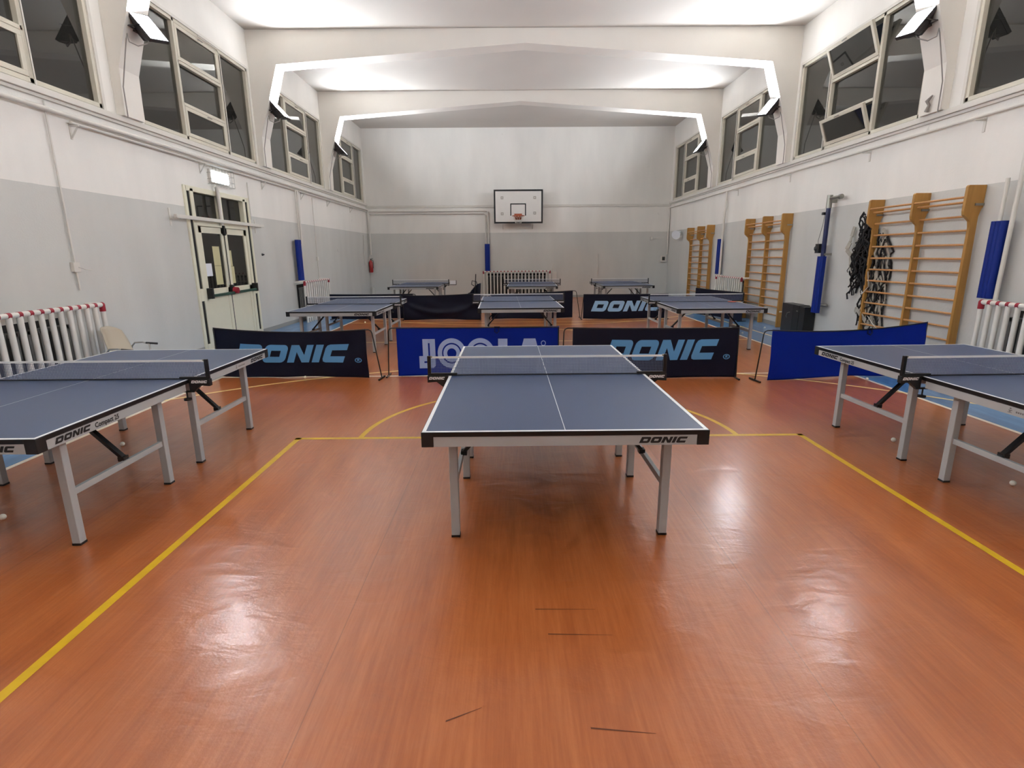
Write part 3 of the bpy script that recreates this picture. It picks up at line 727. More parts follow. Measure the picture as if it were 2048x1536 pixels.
barrier((-4.86, 14.55), (-2.62, 14.55), 0.68, 0.68, 'navy', 'dark plain barrier behind the left table of the middle row', None, 15, 0.012, 0.01, (0, 0), (0.09, 0.14))
barrier((-2.85, 14.28), (-0.78, 14.22), 0.66, 0.71, 'navy', 'dark sagging barrier with swags of folds, left of the middle-row centre table', None, 17, 0.025, 0.03, (0, 0), (0, 0), drape=-0.05)
barrier((-0.50, 14.25), (1.68, 14.45), 0.66, 0.74, 'navy', 'dark plain barrier behind the centre table of the middle row', None, 19, 0.02, 0.01, (0.05, 0.05), (0.11, 0.22))
barrier((1.93, 14.15), (4.16, 14.15), 0.66, 0.66, 'navy', 'dark DONIC barrier with brighter letters, behind the table with the bat', (DT, 'print_bright'), 21, 0.010, 0.008, (0.02, 0.06), (0.0, 0.0), lu=(0.09, 0.93), lv=(0.30, 0.73))
barrier((5.30, 15.4), (5.80, 13.35), 0.73, 0.73, 'navy', 'dark barrier turned along the right wall in front of the far radiator', None, 23, 0.02, 0.01)
# folded barrier leaning by the back radiator
t = thing('folded_barrier', 'crumpled folded dark barrier leaning against the left end of the back radiator', 'barrier', (-1.15, 15.6, 0), world=True)
rnd = random.Random(4)
m = MB()
nx, nz = 24, 18; vs = []
for j in range(nz + 1):
    for i in range(nx + 1):
        u, v = i / nx, j / nz
        hgt = 0.86 * (0.55 + 0.45 * u) + 0.05 * math.sin(9 * u)
        vs.append((-1.35 + 0.45 * u + 0.05 * v * math.sin(8 * u), 15.6 + 0.09 * math.sin(17 * u + 2 * v) + 0.2 * v, max(0.01, hgt * v)))
m.add(vs, [(j * (nx + 1) + i, j * (nx + 1) + i + 1, (j + 1) * (nx + 1) + i + 1, (j + 1) * (nx + 1) + i) for j in range(nz) for i in range(nx)], 0, True)
m.build('fabric', 'navy', t, solid=0.02)
m = MB(); m.tube([(-1.0, 15.62, 0.0), (-1.02, 15.75, 0.6), (-0.99, 15.8, 1.14)], 0.014, 8); m.tube([(-0.86, 15.7, 0.0), (-0.9, 15.75, 0.7), (-0.98, 15.78, 0.93), (-1.1, 15.78, 0.95), (-1.12, 15.78, 0.85), (-1.04, 15.78, 0.8)], 0.012, 8)
m.build('tube_frame', 'black_metal', t)

# ================================================================== RADIATORS AND THEIR GUARDS
def radiator(a, b, wall, depth=0.13, gap=0.03, label=''):
    """a,b along the wall; wall='L','R','F'"""
    m = MB(); bp_ = MB(); n = int((b - a) / 0.075)
    def bx(s0, s1, d0, d1, z0, z1, t=m):
        if wall == 'L': t.box(XL + d0, XL + d1, s0, s1, z0, z1)
        elif wall == 'R': t.box(XR - d0, XR - d1, s0, s1, z0, z1)
        else: t.box(s0, s1, YF - d0, YF - d1, z0, z1)
    for i in range(n):
        s = a + (i + 0.5) * (b - a) / n
        bx(s - 0.016, s + 0.016, gap, gap + 0.035, 0.1, 0.88); bx(s - 0.016, s + 0.016, gap + 0.05, gap + 0.085, 0.08, 0.88); bx(s - 0.016, s + 0.016, gap + 0.1, gap + 0.135, 0.0 if i in (1, n - 2) else 0.08, 0.88)
        bx(s - 0.028, s + 0.028, gap, gap + 0.135, 0.84, 0.88); bx(s - 0.028, s + 0.028, gap, gap + 0.135, 0.1, 0.15)
    for zz in (0.125, 0.86): bx(a, b, gap + 0.045, gap + 0.09, zz - 0.018, zz + 0.018)
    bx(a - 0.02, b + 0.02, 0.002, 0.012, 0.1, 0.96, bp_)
    off = {'L': (XL + .1, (a + b) / 2, 0), 'R': (XR - .1, (a + b) / 2, 0), 'F': ((a + b) / 2, YF - .1, 0)}[wall]
    t = thing('radiator', label, 'radiator', off, world=True, group='cast iron radiators')
    m.build('columns', 'radiator', t); bp_.build('back_panel', 'dark_gap', t)
def guard(a, b, wall, out, H, n, label, end_a=True, end_b=True, r=0.028):
    off = {'L': (XL + out, (a + b) / 2, 0), 'R': (XR - out, (a + b) / 2, 0), 'F': ((a + b) / 2, YF - out, 0)}[wall]
    t = thing('radiator_guard', label, 'radiator guard', off, world=True, group='padded radiator guards')
    def P(s, d, z):
        return (XL + d, s, z) if wall == 'L' else ((XR - d, s, z) if wall == 'R' else (s, YF - d, z))
    m = MB(); m.tube([P(a, out, H), P(b, out, H)], r, 14); m.build('top_rail', 'foam_white', t)
    for (e, use) in ((a, end_a), (b, end_b)):
        if not use: continue
        m = MB(); m.tube([P(e, out, H), P(e, 0.03, H)], r, 12); m.build('return_rail', 'foam_white', t)
        m = MB(); m.tube([P(e, out, H + r * 0.2), P(e, out, H - 0.085)], r * 1.18, 12); m.sphere(P(e, out, H), r * 1.2, 12); m.build('corner_band', 'foam_red', t)
    for i in range(n):
        s = a + (b - a) * i / (n - 1)
        MB().tube([P(s, out, H - 0.01), P(s, out, 0)], r, 12).build('post', 'foam_white', t)
        if 0 < i < n - 1 or (i == 0 and not end_a):
            sg = 1 if wall != 'F' else 1
            MB().tube([P(s - 0.022, out, H), P(s + 0.022, out, H)], r * 1.12, 12).build('band', 'foam_red', t)
    # lower cross rail
    m = MB(); m.tube([P(a, out, 0.12), P(b, out, 0.12)], r * 0.7, 8); m.build('bottom_rail', 'foam_white', t)
radiator(4.85, 6.62, 'L', label='grey cast iron radiator behind the bars at the left edge')
guard(4.74, 7.02, 'L', 0.24, 1.08, 18, 'white tube guard with red bands over the near left radiator', True, True, 0.030)
radiator(14.15, 15.5, 'L', label='radiator behind the guard near the fire extinguisher side of the left wall')
guard(13.9, 15.75, 'L', 0.30, 1.03, 13, 'white tube guard with red bands far along the left wall', True, True)
radiator(5.1, 6.6, 'R', label='grey cast iron radiator behind the bars at the right edge')
guard(4.95, 6.86, 'R', 0.23, 1.04, 16, 'white tube guard with red bands at the right edge of the photo', True, True, 0.030)
radiator(14.35, 15.75, 'R', label='radiator behind the guard between the far wall bars')
guard(14.15, 15.9, 'R', 0.22, 1.03, 14, 'white tube guard between the two farther sets of climbing bars', True, True, 0.026)
radiator(-0.9, 1.45, 'F', label='long radiator on the far wall under the basketball board')
guard(-1.04, 1.58, 'F', 0.24, 1.04, 20, 'wide white tube guard on the far wall under the basketball board', True, True, 0.026)

# ================================================================== WALL BARS
def wall_bars(ys, label, rung_group):
    t = thing('wall_bars', label, 'climbing bars', (XR, ys[1], 0), world=True, group='wooden climbing bars on the right wall')
    for i, y in enumerate(ys):
        x = XR
        prof = [(x - 0.02, 0), (x - 0.13, 0), (x - 0.135, 1.98), (x - 0.15, 2.06), (x - 0.24, 2.14), (x - 0.25, 2.19), (x - 0.245, 2.50), (x - 0.23, 2.52), (x - 0.003, 2.52), (x - 0.003, 2.24), (x - 0.02, 2.22), (x - 0.045, 2.12)]
        m = MB(); m.prism(prof, 1, y, y + 0.045); m.build('post', 'wood', t, bevel=0.004)
        m = MB(); m.box(x - 0.002, x - 0.12, y - 0.012, y, 2.26, 2.29); m.build('bracket', 'steel', t)
    for k in range(len(ys) - 1):
        a, b = ys[k] + 0.03, ys[k + 1] + 0.015
        for (dx, z) in [(0.225, 2.37), (0.17, 2.31), (0.115, 2.13)] + [(0.105, 1.945 - 0.1865 * i) for i in range(10)]:
            MB().tube([(XR - dx, a, z), (XR - dx, b, z)], 0.0155, 10).build('rung', 'rung', t)
wall_bars([7.38, 8.33, 9.33], 'large climbing bars nearest the camera, with netting stuffed behind the left post', 'r')
wall_bars([12.28, 13.2, 14.15], 'middle set of climbing bars, left of the black case', 'r')
wall_bars([16.9, 17.75, 18.75], 'farthest climbing bars, beside the small white horn', 'r')

# tangled volleyball net
t = thing('sports_net', 'tangled black and white net hanging behind the nearest climbing bars', 'net', (XR - 0.12, 9.55, 0), world=True)
rnd = random.Random(12)
m = MB()
for i in range(80):
    y = rnd.uniform(9.42, 9.72); x = XR - rnd.uniform(0.03, 0.11); z = rnd.uniform(1.75, 2.36); p = []
    for k in range(13):
        w = 0.16 if z > 1.95 else 0.22
        p.append((x, y, z)); y = min(9.95, max(9.36, y + rnd.uniform(-w, w) * 0.45)); x = min(XR - 0.02, max(XR - 0.15, x + rnd.uniform(-0.04, 0.04))); z -= rnd.uniform(0.02, 0.11)
    m.tube(p, rnd.uniform(0.006, 0.016), 5)
for i in range(26):
    y = rnd.uniform(8.95, 9.5); x = XR - rnd.uniform(0.03, 0.09); z = rnd.uniform(1.0, 2.0); p = []
    for k in range(14):
        p.append((x, y, z)); y = min(9.55, max(8.92, y + rnd.uniform(-0.09, 0.09))); x = min(XR - 0.02, max(XR - 0.09, x + rnd.uniform(-0.03, 0.03))); z = max(0.03, z - rnd.uniform(0.02, 0.14))
    m.tube(p, rnd.uniform(0.006, 0.016), 5)
m.build('netting', 'net_black', t)
def ribbon(p, w):
    m = MB()
    for a, b in zip(p[:-1], p[1:]): m.bar(a, b, w * rnd.uniform(0.7, 1.1), 0.012, up=(1, 0, 0.15))
    m.build('webbing', 'net_white', t)
ribbon([(XR - 0.05, 9.98, 2.12), (XR - 0.06, 10.02, 1.95), (XR - 0.09, 9.98, 1.85), (XR - 0.10, 10.05, 1.72), (XR - 0.08, 9.93, 1.62), (XR - 0.10, 9.86, 1.42), (XR - 0.08, 9.80, 1.28)], 0.09)
ribbon([(XR - 0.06, 9.20, 2.05), (XR - 0.05, 9.12, 1.9), (XR - 0.06, 9.2, 1.7), (XR - 0.05, 9.1, 1.55), (XR - 0.06, 9.22, 1.3), (XR - 0.06, 9.14, 1.1), (XR - 0.05, 9.3, 0.95), (XR - 0.06, 9.24, 0.75), (XR - 0.06, 9.12, 0.5), (XR - 0.05, 9.16, 0.3)], 0.07)
ribbon([(XR - 0.07, 9.0, 1.6), (XR - 0.06, 9.08, 1.4), (XR - 0.07, 8.95, 1.2), (XR - 0.06, 9.05, 1.0), (XR - 0.07, 9.0, 0.8), (XR - 0.06, 8.94, 0.6)], 0.05)
ribbon([(XR - 0.07, 9.6, 0.62), (XR - 0.12, 9.5, 0.7), (XR - 0.13, 9.4, 0.64), (XR - 0.10, 9.3, 0.55), (XR - 0.06, 9.2, 0.45), (XR - 0.08, 9.3, 0.3), (XR - 0.1, 9.4, 0.12), (XR - 0.12, 9.3, 0.06), (XR - 0.1, 9.15, 0.05)], 0.09)
for q in range(11):
    y = rnd.uniform(8.98, 9.28); z = rnd.uniform(1.2, 2.0); pp = []
    while z > 0.15 and len(pp) < 10:
        pp.append((XR - rnd.uniform(0.03, 0.08), y, z)); y = min(9.36, max(8.93, y + rnd.uniform(-0.1, 0.1))); z -= rnd.uniform(0.08, 0.2)
    ribbon(pp, 0.045)
m = MB(); m.tube([(XR - 0.14, 9.3, 1.35), (XR - 0.13, 9.25, 1.1), (XR - 0.15, 9.35, 0.98), (XR - 0.14, 9.5, 0.95)], 0.006, 6); m.tube([(XR - 0.10, 9.2, 0.6), (XR - 0.14, 9.0, 0.5), (XR - 0.1, 8.9, 0.4)], 0.006, 6); m.build('cord', 'rope', t)

# ================================================================== PIPES, PADS, POLES
def pipe(label, runs, mt='ledge', group=None, name='wall_pipe', cat='pipe', r=None):
    p = runs[0][0][0]
    if len(runs) > 1:
        t = thing(name, label, cat, (p[0], p[1], min(q[2] for rn in runs for q in rn[0])), world=True, group=group)
        for pts, rr in runs: MB().tube(pts, rr, 10).build('pipe_run', mt, t)
        return t
    m = MB()
    for pts, rr in runs: m.tube(pts, rr, 10)
    return tag(m.build(name, mt, off=(p[0], p[1], min(q[2] for rn in runs for q in rn[0]))), label, cat, group)
def pad(loc, w, d, z0, z1, label, mt='pad_blue', flutes=3, name='pipe_pad', cat='padding', along='y'):
    m = MB(); f = w / flutes
    for i in range(flutes):
        c = -w / 2 + f * (i + 0.5)
        if along == 'y': m.tube([(loc[0], loc[1] + c, z0), (loc[0], loc[1] + c, z1)], max(f * 0.56, d / 2 + 0.004), 12)
        else: m.tube([(loc[0] + c, loc[1], z0), (loc[0] + c, loc[1], z1)], f * 0.56, 12)
    if along == 'y': m.box(loc[0] - d / 5, loc[0] + d / 5, loc[1] - w / 2, loc[1] + w / 2, z0, z1)
    else: m.box(loc[0] - w / 2, loc[0] + w / 2, loc[1] - d / 2, loc[1] + d / 2, z0, z1)
    return tag(m.build(name, mt, off=(loc[0], loc[1], z0)), label, cat, 'blue foam pads on the heating pipes')
# left wall
pipe('thick white heating pipe running under the left windows', [([(XL + 0.07, YB + 0.1, 3.40), (XL + 0.07, YF - 0.05, 3.40)], 0.028)])
pipe('thin white pipe running just below the thick one on the left wall', [([(XL + 0.06, 7.3, 3.33), (XL + 0.06, YF - 0.08, 3.33)], 0.016)])
pipe('white pipe dropping down the left wall into the blue pad', [([(XL + 0.07, 14.6, 3.36), (XL + 0.07, 14.6, 2.0)], 0.024), ([(XL + 0.07, 14.48, 3.33), (XL + 0.07, 14.48, 2.0)], 0.018), ([(XL + 0.07, 14.6, 0.93), (XL + 0.07, 14.6, 1.06)], 0.02)])
pad((XL + 0.12, 14.2, 0), 0.24, 0.09, 1.07, 2.09, 'blue pad on the pipe of the left wall, above the far guard')
pipe('white conduit with a switch box hanging down the near left wall', [([(XL + 0.03, 6.98, 3.5), (XL + 0.03, 6.98, 1.27)], 0.011)], name='conduit', cat='conduit')
m = MB(); m.box(XL, XL + 0.05, 6.93, 7.03, 1.50, 1.62); m.tube([(XL + 0.05, 7.0, 1.56), (XL + 0.09, 7.06, 1.53), (XL + 0.09, 7.16, 1.52)], 0.006, 6)
tag(m.build('switch_box', 'ledge', off=(XL, 6.98, 1.5), bevel=0.004), 'small white switch box on the near left wall', 'switch')
pipe('thin conduit beside the far blue pad on the left wall', [([(XL + 0.015, 15.82, 3.28), (XL + 0.015, 15.82, 1.0)], 0.008)], name='conduit', cat='conduit')
m = MB(); m.box(XL, XL + 0.045, 15.77, 15.87, 1.56, 1.66); tag(m.build('switch_box', 'ledge', off=(XL, 15.82, 1.56), bevel=0.004), 'tiny white box on the thin conduit above the far left guard', 'switch')
pipe('thin conduit near the far left corner', [([(XL + 0.015, 21.0, 2.45), (XL + 0.015, 21.0, 1.35)], 0.01)], name='conduit', cat='conduit')
pipe('vertical conduit right of the door on the left wall', [([(XL + 0.02, 11.98, 3.2), (XL + 0.02, 11.98, 2.45)], 0.01)], name='conduit', cat='conduit')
LBL = {7.35: 'small white pipe bracket under the left windows, nearest the camera', 10.25: 'pipe bracket on the left wall just left of the emergency light', 12.7: 'pipe bracket below the middle pillar of the left wall, right of the door',
       15.0: 'pipe bracket on the left wall beside the pipe with the blue pad', 17.1: 'pipe bracket below the farthest pillar of the left wall', 19.5: 'pipe bracket on the left wall nearest the far corner'}
for yb_ in LBL:
    m = MB(); m.box(XL, XL + 0.12, yb_ - 0.012, yb_ + 0.012, 3.29, 3.31); m.bar((XL + 0.01, yb_, 3.16), (XL + 0.11, yb_, 3.30), 0.015, 0.015); m.box(XL, XL + 0.01, yb_ - 0.015, yb_ + 0.015, 3.14, 3.33)
    tag(m.build('pipe_bracket', 'ledge', off=(XL, yb_, 3.14)), LBL[yb_], 'bracket', 'pipe brackets on the left wall')
# corner and far wall
pipe('white pipe in the far left corner above the fire extinguisher', [([(XL + 0.10, YF - 0.09, 3.3), (XL + 0.10, YF - 0.09, 1.72)], 0.035)])
pipe('white pipe stub low in the far left corner', [([(XL + 0.10, YF - 0.2, 0.0), (XL + 0.10, YF - 0.2, 0.46)], 0.055)])
pipe('pair of grey-white pipes along the far wall, left of the basketball board', [([(XL + 0.1, YF - 0.06, 3.34), (-0.88, YF - 0.06, 3.34), (-0.83, YF - 0.06, 3.29), (-0.83, YF - 0.06, 2.0)], 0.022), ([(XL + 0.1, YF - 0.06, 3.25), (-1.0, YF - 0.06, 3.25), (-0.93, YF - 0.06, 3.18), (-0.93, YF - 0.06, 2.0)], 0.022)])
pad((-0.88, YF - 0.08, 0), 0.19, 0.09, 1.05, 2.10, 'blue pad on the pipes of the far wall above the radiator', along='x', flutes=2)
pipe('white conduit in the far right corner down to the small box', [([(XR - 0.05, YF - 0.05, 3.4), (XR - 0.05, YF - 0.05, 1.65)], 0.03)], name='conduit', cat='conduit')
m = MB(); m.box(XR - 0.10, XR - 0.30, YF, YF - 0.10, 1.36, 1.60, 0); m.box(XR - 0.14, XR - 0.25, YF - 0.10, YF - 0.105, 1.42, 1.56, 1)
tag(m.build('electrical_box', ['ledge', 'case_grey'], off=(XR - 0.2, YF - 0.05, 1.36), bevel=0.004), 'small grey electrical box in the far right corner', 'electrical box')
m = MB(); m.box(5.52, 5.62, YF, YF - 0.06, 2.20, 2.32); m.tube([(5.62, YF - 0.02, 2.26), (XR - 0.06, YF - 0.02, 2.27)], 0.008, 6)
tag(m.build('sensor', 'ledge', off=(5.57, YF, 2.2), bevel=0.004), 'tiny white sensor with a cable on the far wall, right side', 'sensor')
pipe('thin vertical conduit on the far wall right of the radiator', [([(3.5, YF - 0.02, 1.7), (3.5, YF - 0.02, 0.75)], 0.01), ([(1.72, YF - 0.02, 1.35), (1.72, YF - 0.02, 1.02)], 0.01)], name='conduit', cat='conduit')
m = MB(); m.box(1.68, 1.86, YF, YF - 0.08, 0.62, 1.0); tag(m.build('junction_box', 'ledge', off=(1.77, YF, 0.62), bevel=0.01), 'white junction box at the right end of the far wall radiator', 'junction box')
m = MB(); m.tube([(XR - 0.02, 20.2, 2.44), (XR - 0.09, 20.15, 2.42), (XR - 0.2, 20.05, 2.36), (XR - 0.26, 19.98, 2.33)], [0.02, 0.05, 0.12, 0.16], 14)  # horn loudspeaker on the right wall, gives no light
tag(m.build('horn', 'paper', off=(XR, 20.2, 2.34)), 'small white loudspeaker horn left of the farthest climbing bars', 'loudspeaker')
# right wall
pipe('white pipe running under the right windows', [([(XR - 0.05, YB + 0.1, 3.40), (XR - 0.05, YF - 0.05, 3.40)], 0.018)])
pipe('white pipe behind the farther blue pad of the right wall', [([(XR - 0.07, 16.02, 3.38), (XR - 0.07, 16.02, 2.95), (XR - 0.10, 16.0, 2.8), (XR - 0.10, 16.0, 0.95)], 0.03)])
pad((XR - 0.09, 16.2, 0), 0.22, 0.08, 1.075, 2.08, 'blue pad on the pipe of the right wall, between the two farther climbing bars')
pipe('two white pipes dropping down the near right wall to the radiator', [([(XR - 0.10, 6.82, 3.38), (XR - 0.10, 6.80, 2.6), (XR - 0.10, 6.82, 1.06)], 0.026), ([(XR - 0.10, 6.98, 2.55), (XR - 0.10, 6.98, 2.0)], 0.024)])
pad((XR - 0.10, 6.97, 0), 0.18, 0.09, 1.08, 2.04, 'blue fluted pad on the near right pipe, above the guard at the right edge')
LBR = {7.6: 'small white bracket under the right windows, nearest the camera', 9.9: 'small white bracket under the open window sashes of the right wall', 12.6: 'small white bracket below the middle pillar of the right wall',
       15.4: 'small white bracket on the right wall just before the farther blue pad pipe'}
for yb_ in LBR:
    m = MB(); m.box(XR, XR - 0.14, yb_ - 0.012, yb_ + 0.012, 3.34, 3.36); m.box(XR, XR - 0.012, yb_ - 0.02, yb_ + 0.02, 3.2, 3.38)
    tag(m.build('pipe_bracket', 'ledge', off=(XR, yb_, 3.2)), LBR[yb_], 'bracket', 'pipe brackets on the right wall')
m = MB(); m.tube([(XR - 0.16, 8.5, 3.66), (XR - 0.16, 8.46, 3.74), (XR - 0.17, 8.5, 3.80), (XR - 0.16, 8.42, 3.86)], [0.03, 0.022, 0.03, 0.012], 6)
tag(m.build('cable_box', 'cable', off=(XR - 0.16, 8.5, 3.64)), 'small torn grey cable box at the foot of the nearest right pillar', 'cable box')
# volleyball post stored on the wall
t = thing('volleyball_post', 'dark blue volleyball post with fluted blue pad, left of the nearest climbing bars', 'post', (XR - 0.12, 10.72, 0.5), world=True)
m = MB(); m.tube([(XR - 0.13, 10.72, 0.55), (XR - 0.13, 10.74, 2.52)], 0.042, 14); m.build('pole', 'pole_navy', t)
m = MB()
for c in (-0.06, 0, 0.06): m.tube([(XR - 0.15, 10.72 + c, 0.5), (XR - 0.15, 10.74 + c, 1.6)], 0.04, 12)
m.box(XR - 0.12, XR - 0.18, 10.62, 10.83, 0.5, 1.6); m.build('pad', 'pad_blue', t)
m = MB(); m.tube([(XR - 0.13, 10.74, 2.5), (XR - 0.13, 10.74, 2.74)], 0.05, 12); m.tube([(XR - 0.13, 10.74, 2.68), (XR - 0.13, 10.42, 2.68)], 0.03, 10); m.tube([(XR - 0.13, 10.42, 2.68), (XR - 0.13, 10.36, 2.68)], 0.045, 10); m.box(XR - 0.13, XR - 0.002, 10.70, 10.78, 2.6, 2.66)
m.tube([(XR - 0.12, 10.72, 0.66), (XR - 0.06, 10.5, 0.66)], 0.03, 8); m.box(XR - 0.002, XR - 0.14, 10.66, 10.70, 1.62, 1.66)
m.build('clamp', 'steel', t)
m = MB(); m.box(XR - 0.10, XR - 0.18, 10.82, 10.95, 1.66, 1.84); m.sphere((XR - 0.14, 10.93, 1.75), 0.07, 10); m.tube([(XR - 0.13, 10.84, 2.4), (XR - 0.1, 10.92, 2.2), (XR - 0.12, 10.98, 1.9), (XR - 0.13, 10.93, 1.75)], 0.004, 6)
m.box(XR - 0.10, XR - 0.2, 10.77, 10.83, 2.38, 2.43); m.build('winch', 'case_grey', t)
# electrical conduit strips on pillars (right) and left
# ================================================================== FLOODLIGHTS
def floodlight(x, y, z, sg, tilt, yaw, label, face=True):
    """sg=+1 left side (opens towards +x)"""
    t = thing('floodlight', label, 'floodlight', (x, y, z), 0, 'floodlights on the concrete frames')
    h = thing('lamp_head', None, None, (sg * 0.14, 0, 0.0)); h.parent = t
    h.rotation_euler = (math.radians(yaw), sg * math.radians(tilt), 0)
    m = MB(); w, l, dp = 0.20, 0.15, 0.10
    # open tray: shallow trapezoid body with flange, plus rear fins
    vs = [(-w * 0.6, -l * 0.6, -dp), (w * 0.6, -l * 0.6, -dp), (w * 0.6, l * 0.6, -dp), (-w * 0.6, l * 0.6, -dp), (-w, -l, 0), (w, -l, 0), (w, l, 0), (-w, l, 0)]
    m.add(vs, [(0, 1, 2, 3), (0, 4, 5, 1), (1, 5, 6, 2), (2, 6, 7, 3), (3, 7, 4, 0)])
    m.box(-w - 0.012, w + 0.012, -l - 0.012, -l + 0.004, -0.012, 0.035); m.box(-w - 0.012, w + 0.012, l - 0.004, l + 0.012, -0.012, 0.035)
    m.box(-w - 0.012, -w + 0.004, -l, l, -0.012, 0.035); m.box(w - 0.004, w + 0.012, -l, l, -0.012, 0.035)
    m.box(-0.07, 0.07, -0.06, 0.06, -dp - 0.05, -dp)
    m.build('housing', 'lamp_grey', h)
    MB().box(-w + 0.006, w - 0.006, -l + 0.006, l - 0.006, -0.004, 0.004).build('glass', 'lamp_glass', h)
    m = MB()
    for q in (-1, 1): m.bar((-sg * 0.02, q * 0.175, -0.02), (sg * 0.14, q * 0.17, 0.0), 0.03, 0.006)
    m.bar((-sg * 0.02, -0.175, -0.02), (-sg * 0.02, 0.175, -0.02), 0.03, 0.006); m.box(-sg * 0.06, -sg * 0.01, -0.04, 0.04, -0.04, 0.0)
    m.build('bracket', 'lamp_grey', t)
    m = MB(); m.tube([(sg * 0.14, -0.02, -0.15), (sg * 0.16, -0.10, -0.22), (sg * 0.08, -0.19, -0.28), (-sg * 0.01, -0.23, -0.24), (-sg * 0.02, -0.235, -0.14), (-sg * 0.04, -0.235, -0.2), (-sg * 0.13, -0.232, -0.55), (-sg * 0.19, -0.232, -0.80), (-sg * 0.19, -0.232, -1.2)], 0.008, 6)
    m.build('cable', 'cable', t)
    return t
YS = [3.88, 8.28, 12.70, 17.10]
lampname = ['behind', 'nearest', 'middle', 'farthest']
TL = {1: 53, 2: 48, 3: 48}; YL = {1: 19, 2: 4, 3: -4}; YR = {1: 11, 2: 14, 3: 0}
for i, y in enumerate(YS):
    if i == 0:  # out-of-view pair, added because the room needs their light
        floodlight(XL + 0.36, y + 0.21, 4.78, 1, 48, 12, 'added unseen floodlight on the left frame pillar above the camera side')
        floodlight(XR - 0.36, y + 0.21, 4.78, -1, 50, 12, 'added unseen floodlight on the right frame pillar above the camera side')
        continue
    floodlight(XL + 0.36, y + 0.21, 4.80, 1, TL[i], YL[i], '%s lit floodlight on the left row of pillars' % lampname[i])
    floodlight(XR - 0.36, y + 0.21, 4.80, -1, 52, YR[i], '%s lit floodlight on the right row of pillars' % lampname[i])
# more unseen lamps added behind the camera to light the hall, on plain brackets
for sx, X in ((1, XL + 0.22), (-1, XR - 0.22)):
    floodlight(X, -0.6, 4.80, sx, 48, 0, 'added unseen floodlight on the %s wall behind the camera' % ('left' if sx > 0 else 'right'))

# ================================================================== EXIT LIGHT, SHELF BAR, NOTICES
t = thing('exit_light', 'glowing emergency light in a wire cage above the double door', 'emergency light', (XL, 10.82, 3.06), world=True)
m = MB(); m.box(XL, XL + 0.05, 10.50, 11.15, 3.02, 3.26); m.build('body', 'foam_white', t, bevel=0.01)
m = MB(); m.box(XL + 0.05, XL + 0.075, 10.53, 11.12, 3.05, 3.23); m.build('lit_panel', 'exit_light', t, bevel=0.01)
m = MB()
for yy in [10.46 + 0.11 * i for i in range(8)]:
    m.tube([(XL, yy, 2.99), (XL + 0.12, yy, 2.99), (XL + 0.12, yy, 3.29), (XL, yy, 3.29)], 0.003, 5)
for zz in (2.99, 3.08, 3.19, 3.29): m.tube([(XL, 10.46, zz), (XL + 0.12, 10.46, zz), (XL + 0.12, 11.23, zz), (XL, 11.23, zz)], 0.003, 5)
m.build('cage', 'steel', t)
t = thing('curtain_rail', 'white bar bracketed across the double door', 'rail', (XL, 10.77, 2.3), world=True)
m = MB(); m.box(XL + 0.10, XL + 0.15, 9.1, 12.28, 2.30, 2.36); m.build('bar', 'ledge', t, bevel=0.004)
for yy in (9.15, 12.15):
    m = MB(); m.box(XL, XL + 0.012, yy - 0.02, yy + 0.02, 2.18, 2.46); m.box(XL, XL + 0.15, yy - 0.012, yy + 0.012, 2.285, 2.30); m.build('bracket', 'ledge', t)
pipe('short white duct standing on the middle of the door transom', [([(XL + 0.08, 10.62, 2.26), (XL + 0.08, 10.6, 2.93), (XL + 0.07, 10.55, 2.96)], 0.035)])
for (a, b, z0, z1, mt, lb) in [(9.93, 10.22, 1.33, 1.56, 'paper', 'white notice sheet on the left door pane'), (10.32, 10.56, 1.16, 1.51, 'old_paper', 'lower yellowed sheet on the left door pane'), (10.32, 10.56, 1.515, 1.87, 'old_paper', 'upper yellowed sheet on the left door pane'),
                           (10.88, 11.04, 1.16, 1.49, 'old_paper', 'lower yellowed sheet on the right door pane'), (10.88, 11.00, 1.495, 1.80, 'old_paper', 'upper yellowed sheet on the right door pane')]:
    m = MB(); m.box(XL - 0.0045, XL - 0.003, a, b, z0, z1); tag(m.build('notice_sheet', mt, off=(XL, (a + b) / 2, z0)), lb, 'paper notice', 'sheets taped on the door glass')
m = MB(); m.tube([(XL, 12.35, 1.72), (XL + 0.05, 12.35, 1.72)], [0.03, 0.012], 8); tag(m.build('wall_hook', 'case_grey', off=(XL, 12.35, 1.7)), 'small dark hook on the wall right of the door', 'hook')

# ================================================================== FIRE EXTINGUISHER
t = thing('fire_extinguisher', 'red fire extinguisher hanging in the far left corner', 'fire extinguisher', (XL + 0.09, YF - 0.18, 1.04), world=True)
m = MB(); c = (XL + 0.09, YF - 0.18)
m.tube([(*c, 1.04), (*c, 1.07), (*c, 1.42), (*c, 1.48), (*c, 1.51)], [0.06, 0.078, 0.078, 0.05, 0.025], 16); m.build('cylinder', 'red', t)
m = MB(); m.tube([(*c, 1.51), (*c, 1.56)], 0.018, 8); m.bar((c[0] - 0.02, c[1], 1.56), (c[0] + 0.09, c[1], 1.59), 0.02, 0.012); m.bar((c[0] - 0.02, c[1], 1.54), (c[0] + 0.08, c[1], 1.545), 0.02, 0.012); m.build('handle', 'case_grey', t)
m = MB(); m.tube([(c[0] + 0.02, c[1], 1.53), (c[0] + 0.09, c[1], 1.5), (c[0] + 0.10, c[1], 1.38), (c[0] + 0.09, c[1], 1.2)], 0.01, 8); m.build('hose', 'black_plastic', t)

